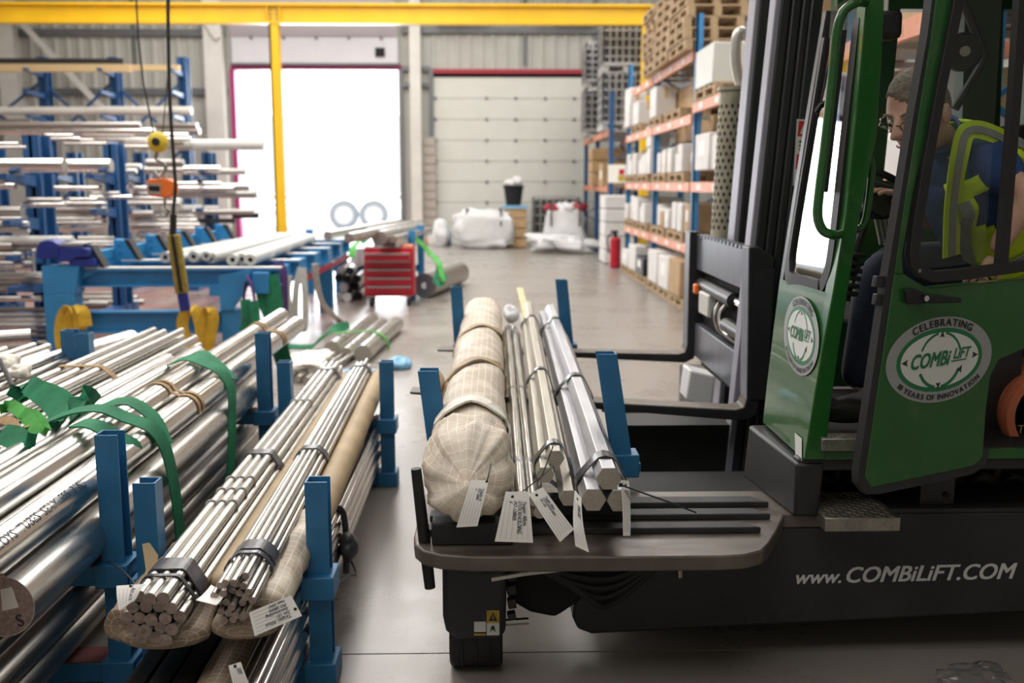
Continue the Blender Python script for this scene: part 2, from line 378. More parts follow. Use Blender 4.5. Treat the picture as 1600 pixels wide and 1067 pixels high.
# back wall with two door openings
DX0, DX1, DZ = -7.15, -2.55, 4.86                       # open loading door
RX0, RX1, RZ = -1.58, 3.05, 4.80                        # closed roller door
w = MB(); y0, y1 = BW, BW+.25
w.b(-14, DX0, y0, y1, 0, 8.4); w.b(DX0, DX1, y0, y1, DZ, 8.4); w.b(DX1, RX0, y0, y1, 0, 8.4)
w.b(RX0, RX1, y0, y1, RZ, 8.4); w.b(RX1, 9, y0, y1, 0, 8.4)
wb = struct(w.build('wall_back', M['wall']))
r = MB(); x = -13.9
while x < 8.9:
    z0 = DZ if DX0-.1 < x < DX1+.1 else (RZ+.05 if RX0-.15 < x < RX1+.1 else 0)
    r.prism([(x, BW, z0), (x+.05, BW-.035, z0), (x+.13, BW-.035, z0), (x+.18, BW, z0)], (0, 0, 8.4-z0)); x += .34
stuff(r.build('cladding_rib', M['wall'], wb))
for z in (4.25, 5.85, 7.2): MB().b(-14, DX0-.2, BW-.16, BW-.035, z-.09, z+.09).build('purlin', M['purlin'], wb)
for z in (5.95, 6.35): MB().b(DX1+.1, 9, BW-.16, BW-.035, z-.09, z+.09).build('purlin', M['purlin'], wb)
for z in (4.9, 4.45): MB().b(DX1+.1, RX0-.1, BW-.16, BW-.035, z-.06, z+.06).build('purlin', M['purlin'], wb)
for x in (1.0, 3.0, -9.9): MB().b(x-.04, x+.04, BW-.1, BW-.03, 5.0, 7.2).build('flashing_strip', M['purlin'], wb)
for x0, x1 in ((-1.5, -.2), (1.55, 3.0)):
    MB().b(x0, x1, BW-.75, BW-.3, 6.2, 6.38).build('roof_heater', M['dark'], wb, bev=.02)
MB().b(-14.2, -14, -7, BW, 0, 8.4).build('wall_left', M['wall'])['kind'] = 'structure'
MB().b(9, 9.2, -7, BW, 0, 8.4).build('wall_right', M['wall'])['kind'] = 'structure'
MB().b(-14, 9, -7.2, -7, 0, 8.4).build('wall_front', M['wall'])['kind'] = 'structure'
def column(x, w, lab, n):
    c = MB(); c.b(x-w/2, x+w/2, BW-.5, BW-.47, 0, 8.4); c.b(x-w/2, x+w/2, BW-.23, BW-.2, 0, 8.4); c.b(x-.02, x+.02, BW-.47, BW-.23, 0, 8.4)
    o = c.build(f'trim_{n}', M['colgrey']); struct(o); tag(o, lab, 'column')
    return o
column(Y(27, 150, BW).x, .46, 'off-white steel column at far left behind the storage rack', 1)
column(Y(343, 150, BW).x, .50, 'off-white steel column left of the open loading door', 2)
column(Y(651, 150, BW).x, .30, 'off-white steel column between the two loading doors', 3)
for i, (a, b, c, d) in enumerate(((28, 30, 160, 170), (310, 15, 340, 60))):
    o = MB().beam(Y(a, b, BW-.55), Y(c, d, BW-.55), .14, .14).build(f'trim_{4+i}', M['colgrey']); struct(o)
    tag(o, ['off-white diagonal brace behind the upper storage rack', 'short off-white brace at the top of the column left of the loading door'][i], 'brace')
o = MB().b(DX1+.06, DX1+.62, BW-.35, BW-.05, 0, 3.05)
# block pier beside the column: single blocks with recessed joints
pier = thing('block_pier', 'beige blockwork pier between open door and closed roller door', 'pier', (Y(672, 300, BW).x, BW-.3, 0)); pier['kind'] = 'structure'
px = pier.location.x
MB().b(px-.17, px+.17, BW-.28, BW, 0, 3.0).build('mortar', M['concrete_block'], pier)
b0 = None
for k in range(12):
    z = .01+k*.25
    if b0 is None: b0 = MB().b(px-.19, px+.19, BW-.31, BW-.01, z, z+.225).build('block', M['concrete_block'], pier)
    else: o = b0.copy(); COL.objects.link(o); o.location.z = k*.25
# raised sectional door above the opening
t = struct(MB().b(DX0-.1, DX1+.1, BW-.12, BW-.04, DZ, DZ+.12).build('trim_6', M['magenta']))
for x in (DX0-.06, DX1+.06): MB().b(x-.07, x+.07, BW-.12, BW+.2, 0, DZ).build('door_jamb', M['magenta'] if x < -5 else M['purlin'], t)
d2 = thing('door_1', 'raised white sectional loading door above the bright opening', 'door', ((DX0+DX1)/2, BW-.4, DZ)); d2['kind'] = 'structure'
MB().b(DX0, DX1, BW-.25, BW-.17, DZ+.16, DZ+.86).build('door_section', M['doorwhite'], d2)
MB().hexa([(DX0, BW-.25, DZ+.88), (DX1, BW-.25, DZ+.88), (DX1, BW-.17, DZ+.88), (DX0, BW-.17, DZ+.88), (DX0, BW-1.5, DZ+1.9), (DX1, BW-1.5, DZ+1.9), (DX1, BW-1.42, DZ+1.95), (DX0, BW-1.42, DZ+1.95)]).build('door_section', M['doorwhite'], d2)
MB().b(DX0-.05, DX1+.05, BW-.27, BW-.15, DZ+.12, DZ+.17).build('bottom_seal', M['purlin'], d2)
for i in range(6): MB().cyl((DX0+.55+i*.9, BW-.25, DZ+.84), (DX0+.55+i*.9, BW-.30, DZ+.84), .045, n=8).build('hinge', M['purlin'], d2)
MB().b(DX1-.62, DX1-.36, BW-.30, BW-.25, DZ+.34, DZ+.58).build('door_window', M['dark'], d2)
# closed sectional door: eight panels
d1 = thing('door_2', 'closed off-white sectional roller door with rows of dark hinge bolts', 'door', ((RX0+RX1)/2, BW+.05, 0)); d1['kind'] = 'structure'
for k in range(8):
    z = k*.585; MB().b(RX0, RX1, BW+.02, BW+.1, z+.006, z+.579).build('door_panel', M['doorpanel'], d1)
    if k: 
        for j in range(5):
            x = RX0+.05+[0, 1.45, 2.28, 3.12, 3.95][j]; MB().cyl((x, BW+.03, z), (x, BW-.02, z), .045, n=8).build('hinge_bolt', M['purlin'], d1)
MB().b(RX0, RX1, BW+.1, BW+.14, 0, RZ).build('door_back', M['dark'], d1)
t = struct(MB().b(RX0-.05, RX1+.1, BW-.1, BW-.02, RZ-.03, RZ+.09).build('trim_7', M['redtrim']))
MB().b(RX0-.13, RX0, BW-.12, BW, 0, RZ+.1).build('door_jamb', M['purlin'], t)
# outside: yard and a lorry trailer
struct(MB().b(-30, 20, BW+.25, BW+40, -.1, -.01).build('ground', M['yard']))
tr = thing('lorry_trailer', 'white lorry trailer with pale wheels outside the open door', 'trailer', (-5, BW+9, 0))
MB().b(-12, -1.5, BW+9, BW+11.4, 1.35, 4.2).build('body', M['trailer'], tr)
MB().b(-12, -1.5, BW+9.05, BW+9.2, 1.1, 1.3).build('side_rail', M['colgrey'], tr)
MB().b(-9.5, -6.2, BW+9.02, BW+9.06, .55, .66).build('side_guard', M['colgrey'], tr)
MB().b(-9.5, -6.2, BW+9.02, BW+9.06, .85, .96).build('side_guard', M['colgrey'], tr)
for px_ in (536, 583):
    c = Y(px_, 314, BW+9); 
    wh = MB().cyl((c.x, c.y-.05, .54), (c.x, c.y+.35, .54), .54, n=28, ri=.36).build('wheel', M['greyrubber'], tr, bev=.02)
    MB().cyl((c.x, c.y+.05, .54), (c.x, c.y+.2, .54), .36, n=20).build('rim', M['trailer'], wh)
    MB().cyl((c.x, c.y-.1, .54), (c.x, c.y+.1, .54), .12, n=14).build('hub', M['colgrey'], wh)
MB().b(-3.0, -1.6, BW+8.8, BW+9, .3, 1.2).build('mudguard', M['trailer'], tr)

# ================================================================ GANTRY
GY = 21.6
g = thing('gantry_frame', 'yellow steel gantry beam on a tall yellow column across the hall', 'gantry', (Y(438, 300, GY).x, GY, 0))
zb, zt = Y(500, 38, GY).z, Y(500, 6, GY).z
x0, x1 = -12.5, Y(1007, 20, GY).x+.15
m = MB(); m.b(x0, x1, GY-.12, GY+.12, zt-.05, zt); m.b(x0, x1, GY-.12, GY+.12, zb, zb+.05); m.b(x0, x1, GY-.02, GY+.02, zb+.04, zt-.04)
m.build('beam', M['yellow'], g)
cx = g.location.x
m = MB(); m.b(cx-.10, cx+.10, GY-.10, GY-.08, 0, zb); m.b(cx-.10, cx+.10, GY+.08, GY+.10, 0, zb); m.b(cx-.012, cx+.012, GY-.08, GY+.08, 0, zb); m.b(cx-.10, cx-.06, GY-.1, GY+.1, 0, zb); m.build('column', M['yellow'], g)
for s in (-.13, .13): MB().b(cx+s-.01, cx+s+.01, GY-.11, GY+.11, zb+.05, zt-.05).build('stiffener', M['yellow'], g)
for k in range(4):
    for s in (-.06, .06): MB().cyl((cx+s, GY-.02, zb+.1+k*.09), (cx+s, GY-.05, zb+.1+k*.09), .02, n=6).build('bolt', M['purlin'], g)
c2 = Y(1007, 200, GY).x
m = MB(); m.b(c2-.09, c2+.09, GY-.1, GY+.1, 0, zb); m.build('column', M['yellow'], g)
for i, c in enumerate((cx, c2)): MB().b(c-.2, c+.2, GY-.2, GY+.2, 0, .02).build('base_plate', M['yellow'], g)

# hoist hook, crane scale, pendant with cables
hk = thing('chain_hoist', 'yellow hook block with steel hook hanging from a thin wire', 'hoist', Y(247, 225, 9.2))
def hp(px, py): return Y(px, py, 9.2)
c = hp(247, 222)
MB().sph(c, .095, .06, .095, 18, 10).build('hook_block', M['hook'], hk)
MB().cyl(c+V(0, -.075, 0), c+V(0, .0, 0), .035, n=14).build('pulley_pin', M['black'], hk)
MB().tube([hp(211, -40), hp(216, 60), hp(224, 130), hp(240, 208)], .008).build('wire_rope', M['black'], hk)
MB().tube([hp(266, -40), hp(262, 120), hp(254, 210)], .005).build('wire_rope', M['black'], hk)
MB().tube(cat_rom([hp(246, 236), hp(244, 248), hp(255, 254), hp(259, 263), hp(254, 273), hp(246, 275), hp(241, 268)], 6), [.02]*6+[.016]*30+[.008], n=8).build('hook', M['dull'], hk)
sc = thing('crane_scale', 'orange crane scale with dark display hanging below the hook block', 'scale', hp(250, 293))
c = hp(252, 293)
MB().prism([hp(228, 283), hp(234, 279), hp(262, 279), hp(272, 285), hp(272, 303), hp(262, 309), hp(236, 307), hp(229, 301)], (0, .14, 0)).build('housing', M['scale'], sc, bev=.012)
MB().prism([hp(230, 286)+V(0, -.008, 0), hp(252, 288)+V(0, -.008, 0), hp(251, 304)+V(0, -.008, 0), hp(232, 302)+V(0, -.008, 0)], (0, .012, 0)).build('bezel', M['wire'], sc)
MB().prism([hp(233, 290)+V(0, -.014, 0), hp(250, 291)+V(0, -.014, 0), hp(250, 299)+V(0, -.014, 0), hp(234, 298)+V(0, -.014, 0)], (0, .01, 0)).build('display', M['dark'], sc)
MB().tube(cat_rom([hp(248, 282)+V(0,.07,0), hp(243, 276)+V(0,.07,0), hp(248, 270)+V(0,.07,0), hp(253, 276)+V(0,.07,0)], 6, True), .01, closed=True).build('shackle', M['dull'], sc)
MB().tube(cat_rom([hp(254, 306)+V(0,.07,0), hp(254, 322)+V(0,.07,0), hp(260, 330)+V(0,.07,0), hp(254, 340)+V(0,.07,0), hp(247, 334)+V(0,.07,0)], 6), .013).build('lower_hook', M['dull'], sc)
pn = thing('pendant_control', 'long yellow and black hoist pendant hanging on a black cable', 'control', Y(280, 410, 9.0))
def pp(px, py): return Y(px, py, 9.0)
MB().tube(cat_rom([pp(262, -40), pp(263, 60), pp(265, 150), pp(270, 230), pp(274, 290), pp(271, 330), pp(270, 368)], 6), .016, n=8).build('cable', M['black'], pn)
MB().tube([pp(271, 335), pp(270, 368)], .03, n=10).build('cable_gland', M['black'], pn)
MB().beam(pp(271, 366), pp(285, 458), .115, .06, (0, 1, 0)).build('housing', M['pend'], pn, bev=.012)
MB().beam(pp(271, 368)+V(0,-.035,0), pp(285, 456)+V(0,-.035,0), .03, .012, (0, 1, 0)).build('button_strip', M['black'], pn)
for k in range(6):
    q = lerp(pp(272, 376), pp(284, 448), k/5)+V(0,-.042,0); MB().cyl(q, q+V(0,-.015,0), .011, n=10).build('button', M['black'], pn)
MB().beam(pp(285, 458), pp(290, 486), .09, .05, (0, 1, 0)).build('end_grip', M['vise'], pn, bev=.01)

# ================================================================ CANTILEVER RACKS (left)
def crack(name, label, pxs, tops, Yd, arms, wid, floor=0):
    AL = .85 if Yd > 20 else .55
    t = thing(name, label, 'rack', (Y(pxs[0], 287, Yd).x, Yd+.25, 0))
    for px_, py in zip(pxs, tops):
        c = Y(px_, 287, Yd); z = Y(px_, py, Yd).z
        m = MB(); m.b(c.x-wid/2, c.x+wid/2, Yd+.1, Yd+.14, 0, z); m.b(c.x-wid/2, c.x+wid/2, Yd+.36, Yd+.4, 0, z); m.b(c.x-.015, c.x+.015, Yd+.1, Yd+.4, 0, z)
        m.build('upright', M['rackblue'], t)
        MB().b(c.x-wid/2, c.x+wid/2, Yd-1.0, Yd+.6, 0, .12).build('foot', M['rackblue'], t)
        for ay in arms:
            za = Y(px_, ay, Yd).z
            if za < z+.05: MB().hexa([(c.x-.04, Yd-AL, za-.05), (c.x+.04, Yd-AL, za-.05), (c.x+.05, Yd+.12, za-.13), (c.x-.05, Yd+.12, za-.13), (c.x-.04, Yd-AL, za), (c.x+.04, Yd-AL, za), (c.x+.05, Yd+.12, za), (c.x-.05, Yd+.12, za)]).build('arm', M['rackblue'], t)
    for a, b in zip(pxs[:-1], pxs[1:]):
        A, B = Y(a, 287, Yd+.25), Y(b, 287, Yd+.25)
        for z0, z1 in () if Yd < 20 else ((2.6, 4.2), (4.2, 2.6), (1, 2.6)):
            MB().beam((A.x, Yd+.25, z0), (B.x, Yd+.25, z1), .06, .06).build('brace', M['rackblue'], t)
    return t
crack('cantilever_rack', 'tall blue cantilever rack along the back wall, far left', (-60, 75, 185, 291), (88,)*4, 25.5, (112, 146, 183, 222, 262), .24)
crack('cantilever_rack', 'nearest low blue cantilever rack at the left edge, its post left of the vise', (-75, 45), (210, 210), 10.5, (273, 341, 394, 440), .17)
crack('cantilever_rack', 'middle low blue cantilever rack, its post above the front stanchions', (-20, 55, 170), (224, 224, 224), 13.0, (273, 325, 388), .17)
crack('cantilever_rack', 'farthest low blue cantilever rack, its post near the open door', (110, 215, 322), (238,)*3, 17.0, (275, 324, 384), .17)
# bars on the racks: x0, x1, y, half height, tone, depth, what it is
LV = [('the topmost far shelf', 25.2, [(-90,205,95,4,'dark','dark square tube')]),
 ('the second far shelf', 25.0, [(-90,215,106,6,'timber','long tan timber beam'),(215,290,106,4.5,'timber','thinner tan timber beam')]),
 ('the third far shelf', 25.0, [(-90,150,173,6.5,'pale','pale tube'),(150,305,173,7,'pale','long pale tube')]),
 ('the fourth far shelf', 24.6, [(-90,66,195,3.5,'x','short pale bar'),(245,316,205,5,'d','dull bar')]),
 ('the top low rack shelf', 12.0, [(-90,247,205,5.5,'x','long bright bar'),(70,130,217,3,'x','short bright bar'),(132,232,218,3.5,'x','bright bar'),(236,302,217,3.5,'x','bright bar near the hook'),(105,170,224,3,'d','dull bar'),(190,300,229,4,'d','dull bar'),(278,414,226,8.5,'pale','thick pale tube'),(-90,45,230,3,'d','dull bar')]),
 ('the second low rack shelf', 11.5, [(-90,103,259,12,'b','thick bright bar'),(107,176,259,11,'b','shorter thick bright bar'),(180,222,260,4.5,'x','slim bright bar'),(228,296,266,6.5,'d','dull bar'),(290,345,264,6,'x','bright bar behind the hook'),(290,384,268,5,'d','dull bar'),(180,215,267,4,'x','slim bright bar, lower')]),
 ('the third low rack shelf', 11.6, [(-90,24,291,5,'x','bright bar'),(60,160,294,4,'x','bright bar'),(178,252,294,4,'x','bright bar'),(270,366,294,4,'x','bright bar by the scale'),(140,205,308,3.5,'x','bright bar, lower'),(200,282,311,4.5,'d','dull bar'),(198,280,317,4,'d','dull bar, lower'),(250,400,303,6.5,'d','long dull tube')]),
 ('the fourth low rack shelf', 11.3, [(-90,32,331,9,'d','thick dull bar'),(32,100,320,4.5,'x','bright bar'),(60,165,328,5,'d','dull bar'),(105,238,334,6,'d','dull bar'),(105,165,318,3.5,'x','short bright bar'),(190,280,312,3.5,'x','slim bright bar'),(278,315,325,5,'white','white wrapped bar'),(318,340,325,4,'white','short white wrapped bar'),(300,395,331,5,'d','dull bar')]),
 ('the fifth low rack shelf', 11.2, [(62,165,341,3.3,'x','bright bar'),(62,165,348,3.3,'x','bright bar, second row'),(-90,40,349,4,'x','bright bar'),(180,310,337,3.2,'d','dull bar'),(180,310,344,3.4,'x','bright bar'),(180,310,351,3.3,'d','dull bar, second row'),(362,402,337,4,'dark','short dark tube'),(308,365,345,3.5,'dark','dark tube'),(-90,40,359,5,'x','bright bar, lower'),(62,302,358,5,'x','long bright bar')]),
 ('the sixth low rack shelf', 10.9, [(-90,108,376,7.5,'pale','thick pale bar with rounded end'),(208,300,377,5.5,'x','bright bar'),(110,185,378,3.5,'d','dull bar'),(-90,75,388,4,'x','bright bar'),(110,175,383,3.5,'x','slim bright bar')]),
 ('the seventh low rack shelf', 10.7, [(-90,28,400,8,'d','thick dull bar'),(20,45,405,5,'d','dull bar'),(-90,42,411,4,'d','dull bar, lower'),(-90,42,419,3.5,'x','bright bar, lower'),(-90,77,431,6,'pale','pale bar'),(-90,77,440,3.2,'d','thin dull bar')]),
 ('the bottom low rack stack', 10.5, [(-90,36,449,8,'d','thick dull bar'),(-90,50,467,5,'x','bright bar'),(-90,82,484,3.6,'d','dull bar, topmost'),(-90,82,492,3.6,'d','dull bar, second down'),(-90,82,500,3.6,'x','bright bar, third down'),(-90,82,508,4,'d','dull bar, fourth down'),(-90,82,517,4,'d','dull bar, fifth down'),(-90,82,526,4.5,'d','dull bar, lowest'),(-90,82,536,4.5,'d','dull bar on the floor')])]
TM = {'x': 'xbright', 'b': 'xbright', 'd': 'xdull', 'dark': 'char', 'pale': 'colgrey', 'timber': 'wood2', 'white': 'white'}
side = lambda x0, x1: 'left end' if x1 < 130 else ('middle' if x1 < 250 else 'right end')
seen = set(); rnd = random.Random(3)
for nm, yd, L_ in LV:
    for (x0, x1, yc, hh, tn, ds) in L_:
        yd = yd if yd > 20 else (10.25 if x1 <= 110 else (12.75 if x1 <= 206 else 16.7)); yd += random.uniform(-.12, .12); yy = yd
        a, b = Y(x0, yc, yd), Y(x1, yc, yd); rr = (Y(x1, yc-hh, yd).z-Y(x1, yc+hh, yd).z)/2
        def onebar(bx0, bx1, zc, r_, tn, ds):
            lab = f'{ds} on {nm}, {side(x0, bx1)}'
            while lab in seen: lab = lab.replace(' lying on top', '').replace(' on the', ', a layer higher on the', 1) if ', a layer' not in lab else lab.replace('a layer higher', 'yet a layer higher', 1)
            seen.add(lab); m = MB(); A, B = Y(bx0, 287, yd).x, Y(bx1, 287, yd).x
            if tn in ('timber', 'dark'): m.b(A, B, yy-r_, yy+r_, zc-r_, zc+r_)
            else: m.cyl((A, yy, zc), (B, yy, zc), r_, n=6 if tn == 'd' and hh < 5 else 16)
            o = m.build('timber_length' if tn == 'timber' else 'steel_bar', M[TM[tn]]); tag(o, lab, 'beam' if tn == 'timber' else 'bar', 'bars on the cantilever racks')
        onebar(x0, x1, a.z, rr, tn, ds)
        if tn in 'xdb' and hh < 9 and 'bottom' not in nm and rnd.random() < .75:
            onebar(max(-90, x0+rnd.uniform(2, 10)), x1-rnd.uniform(3, 22), a.z+rr*1.84, rr*.85, rnd.choice('xd'), ds.split(',')[0].replace('bright', 'silver').replace('dull', 'grey')+' lying on top')
# floor level dark bars seen under the bench
for i, (a, b, yy, r_) in enumerate(((115, 215, 466, .045), (140, 225, 472, .035), (120, 205, 459, .035), (110, 170, 476, .05))):
    p, q = Z(a, yy, r_), Z(b, yy, r_); q.y = p.y
    tag(MB().cyl(p, q, r_, n=12).build('steel_bar', M['dull']), f'dull round bar on the floor behind the bench, {ORD[i]} from the left', 'bar', 'floor bars behind the bench')
# ================================================================ BLUE BENCH
bn = thing('sorting_bench', 'long bright blue steel bench with stanchions, pale tubes lying on it', 'bench', (-3.3, 10, 0))
BL = -4.05                                              # left rail x
ys = [Y(px, 300, 1).y*0 + BL*FP/(px-765)*.995 for px in (143, 203, 250, 288, 322, 352)]
ys = [ys[0]+i*1.02 for i in range(6)]
FY = 9.9
# front legs and rails
m = MB(); m.b(-4.42, -4.12, FY, FY+.22, 0, .62); m.build('leg', M['bench'], bn, bev=.006)
MB().hexa([(-4.42, FY, .62), (-4.1, FY, .62), (-4.1, FY+.22, .62), (-4.42, FY+.22, .62), (-4.42, FY, .90), (-4.05, FY, .90), (-4.05, FY+.22, .90), (-4.42, FY+.22, .90)]).build('leg_head', M['bench'], bn, bev=.006)
MB().b(-2.68, -2.50, FY, FY+.22, 0, .46).build('leg', M['bench'], bn, bev=.006)
def ibeam(x0, x1, y, z0, z1, fw=.14):
    m = MB(); m.b(x0, x1, y-fw/2, y+fw/2, z0, z0+.018); m.b(x0, x1, y-fw/2, y+fw/2, z1-.018, z1); m.b(x0, x1, y-.008, y+.008, z0+.018, z1-.018); return m
ibeam(-4.15, -2.66, FY+.11, .22, .44).build('lower_cross_beam', M['bench'], bn)
MB().prism([(-2.68, FY-.02, .46), (-2.68, FY-.02, .80), (-2.36, FY-.02, .86), (-2.42, FY-.02, .64), (-2.56, FY-.02, .46)], (0, .03, 0)).build('gusset_plate', M['bench'], bn)
# long rails
m = MB(); m.hexa([(-4.30, FY+.02, .66), (-4.12, FY+.02, .66), (-4.12, ys[5]+.6, .66), (-4.30, ys[5]+.6, .66), (-4.30, FY+.02, .90), (-4.12, FY+.02, .90), (-4.12, ys[5]+.6, .90), (-4.30, ys[5]+.6, .90)]); m.b(-4.2, -4.12, ys[0], ys[5]+.6, .88, 1.0); m.build('left_rail', M['bench'], bn, bev=.006)
m = MB(); m.hexa([(-2.36, FY, .62), (-2.2, FY, .62), (-2.2, ys[5]+.3, .62), (-2.36, ys[5]+.3, .62), (-2.36, FY, .83), (-2.2, FY, .83), (-2.2, ys[5]+.3, .83), (-2.36, ys[5]+.3, .83)]); m.build('right_rail', M['bench'], bn, bev=.006)
for yy in (13.8, ys[5]+.1): MB().b(-2.36, -2.18, yy-.08, yy+.08, 0, .62).build('leg', M['bench'], bn)
MB().b(-4.3, -4.1, ys[5]+.1, ys[5]+.3, 0, .7).build('leg', M['bench'], bn)
for i, yy in enumerate(ys):
    m = ibeam(-4.1, -2.12, yy, .68, .86, .15); m.build('cross_beam', M['bench'], bn)
    MB().b(-4.06, -2.1, yy-.075, yy+.075, .862, .874).build('bed_strip', M['colgrey'], bn)
    MB().prism([(-4.14, yy-.07, .72), (-3.86, yy-.07, .86), (-3.99, yy-.07, 1.09), (-4.12, yy-.07, 1.10)], (0, .14, 0)).build('stanchion', M['bench'], bn, bev=.004)
    MB().hexa([(-3.875, yy-.075, .872), (-3.835, yy-.075, .872), (-3.835, yy+.075, .872), (-3.875, yy+.075, .872), (-4.005, yy-.075, 1.095), (-3.955, yy-.075, 1.095), (-3.955, yy+.075, 1.095), (-4.005, yy+.075, 1.095)]).build('rubber_pad', M['black'], bn)
    for k in range(4): MB().cyl((-4.06+.0*k, yy-.07, .78+.09*k), (-4.06, yy-.09, .78+.09*k), .014, n=6).build('bolt', M['bench'], bn)
# red lip under the right rail
MB().b(-2.2, -2.17, 11.5, ys[5]+.3, .56, .62).build('red_edge', M['redtrim'], bn)
# tubes on the bench
ends = [(258, 402, 0), (302, 401, 0), (322, 400, 1), (329, 403, 0), (363, 406, 0), (377, 405, 0), (391, 406, 0), (278, 404, 0)]
fars = [(440, 366), (470, 362), (474, 361), (484, 362), (495, 365), (505, 364), (512, 363), (455, 365)]
wds = ['outermost at the left stanchions', 'second from the left stanchions', 'stacked behind its neighbour', 'fourth from the left stanchions', 'left of the right hand three', 'middle of the right hand three', 'nearest the right rail', 'with its end tucked between the left two']
for i, ((a, b, hi), (c, d)) in enumerate(zip(ends, fars)):
    r_ = .06 if i not in (2, 7) else .048; z = .875+r_ if not hi else .96
    p = Z(a, b, z); q = Z(c, d, z); q = p+(q-p).normalized()*4.1
    t = thing('grey_tube', f'pale grey thick-walled tube on the blue bench, {wds[i]}', 'tube', p, 'tubes on the blue bench')
    MB().cyl(p, q, r_, n=20, ri=r_*.42).build('wall', M['greytube'], t)
    MB().cyl(p+(q-p)*.01, p+(q-p)*.02, r_*.5, n=12).build('bore', M['dark'], t)
# vise
vs = thing('bench_vise', 'dark blue bench vise on the front left corner of the blue bench', 'vise', (-4.25, FY+.1, .9))
def vp(px, py): return Y(px, py, FY-.02)
MB().prism([vp(57, 404), vp(57, 386), vp(62, 378), vp(74, 374), (vp(82, 376)), vp(92, 382), vp(92, 404), vp(78, 404)], (0, .22, 0)).build('moving_jaw', M['vise'], vs, bev=.012)
MB().prism([vp(92, 404), vp(92, 386), vp(126, 385), vp(137, 389), vp(137, 402), vp(118, 403), vp(108, 409), vp(84, 409)], (0, .2, 0)).build('body', M['vise'], vs, bev=.012)
MB().prism([vp(92, 384), vp(128, 384), vp(133, 380), vp(97, 380)], (0, .2, 0)).build('jaw_plate', M['wire'], vs)
MB().cyl(vp(55, 396)+V(0, .1, 0), vp(95, 396)+V(0, .1, 0), .025).build('screw', M['chrome'], vs)
MB().tube([vp(54, 392)+V(0,-.02,0), vp(56, 427)+V(0,-.02,0)], .012).build('handle', M['wire'], vs)
for q in (vp(54, 392), vp(56, 427)): MB().sph(q+V(0,-.02,0), .022).build('handle_knob', M['wire'], vs)
MB().b(vp(78, 0).x, vp(118, 0).x, FY, FY+.2, .895, vp(90, 405).z).build('swivel_base', M['vise'], vs)
# slings draped over the bench
def drape(name, lab, mt, pts, yd, w=.1, up=(0, 1, 0), grp=None, k=6, dup2=None):
    t = thing(name, lab, 'sling', Y(*pts[0], yd), grp)
    P = cat_rom([Y(a, b, yd + (pts[i][2] if len(pts[i]) > 2 else 0)) for i, (a, b, *_) in enumerate(pts)], k)
    MB().strap(P, w, .008, up=up).build('webbing', M[mt], t)
    if dup2:
        P = cat_rom([Y(p[0], p[1], yd + (p[2] if len(p) > 2 else 0)) for p in dup2], k); MB().strap(P, w, .008, up=up).build('webbing', M[mt], t)
    return t
drape('lifting_sling', 'yellow lifting sling looped over the left end of the lower blue cross beam', 'slingy', [(100, 555), (95, 520), (100, 492), (112, 482), (124, 490), (126, 515)], FY-.1, .12, (1, .35, 0), None, 6, [(112, 558), (106, 530), (110, 500), (118, 484), (130, 488), (134, 510)])
drape('lifting_sling', 'yellow lifting sling looped over the right end of the lower blue cross beam', 'slingy', [(318, 560), (296, 540), (285, 508), (292, 485), (304, 484), (311, 500), (316, 530), (322, 562)], FY-.1, .11, (1, .35, 0), None, 6, [(322, 563), (318, 525), (322, 490), (330, 486), (333, 500), (328, 530), (323, 560)])
drape('lifting_sling', 'dark purple sling hanging on the front of the right bench rail', 'slingp', [(385, 430), (393, 445), (398, 475), (392, 498), (384, 495), (381, 470), (384, 440)], 9.84, .09, (0, 1, 0))
drape('lifting_sling', 'dark green sling hanging below the front gusset of the bench', 'sling', [(383, 468), (386, 500), (381, 520)], 9.8, .10, (1, .4, 0), None, 6, [(396, 470), (399, 505), (396, 515)])
drape('lifting_sling', 'broad green sling hanging from the bench by the purple sling', 'sling', [(414, 428), (412, 445), (415, 470), (425, 495), (427, 515)], 9.95, .16, (1, .2, 0), None, 6, [(422, 430), (426, 450), (430, 480), (428, 515)])
drape('lifting_sling', 'violet sling hanging straight down from the bench rail', 'slingp', [(432, 410), (440, 428), (441, 470), (442, 520), (444, 545)], 10.3, .12, (1, .2, 0))
drape('lifting_sling', 'white webbing sling hanging nearest the violet sling', 'slingw', [(452, 430), (450, 460), (456, 500), (455, 525)], 10.7, .06, (1, .2, 0))
drape('lifting_sling', 'white webbing sling in a long loop to the floor below the bench', 'slingw', [(470, 418), (463, 450), (462, 500), (475, 515), (477, 470), (473, 418)], 10.9, .07, (1, .2, 0))
drape('lifting_sling', 'cream sling trailing from the bench onto the floor', 'slingw', [(492, 412), (495, 440, .2), (503, 472, .6), (520, 492, 1.0), (534, 503, 1.18)], 11.2, .07, (1, .2, 0))
MBx = MB()
# ================================================================ RED TOOL CABINET
tc_ = thing('tool_cabinet', 'red wheeled tool cabinet with five drawers on the aisle floor', 'cabinet', Z(607, 478, 0))
x0, x1 = Y(569, 430, 13.9).x, Y(646, 430, 13.9).x; y0, y1 = 13.9, 14.35; zt = Y(600, 388, 13.9).z; z0 = .14
MB().b(x0, x1, y0+.02, y1, z0, zt).build('carcass', M['red'], tc_, bev=.01)
hs = [.11, .13, .13, .13, .13]; z = zt-.045; 
for i, h in enumerate(hs):
    h = (zt-.06-z0-.02)/5; yy = y0-.22 if i == 0 else y0
    dr = MB().b(x0+.035, x1-.035, yy, y0+.3, z-h+.012, z-.004).build('drawer', M['red'], tc_, bev=.004)
    MB().b(x0+.035, x1-.035, yy-.022, yy, z-.032, z-.006).build('handle', M['alu'], dr)
    z -= h
MB().b(x0+.01, x1-.12, y0+.05, y1-.03, zt, zt+.02).build('top_mat', M['wire'], tc_)
MB().b(x1-.17, x1-.02, y0+.04, y1-.04, zt, zt+.035).build('side_tray', M['orange'], tc_)
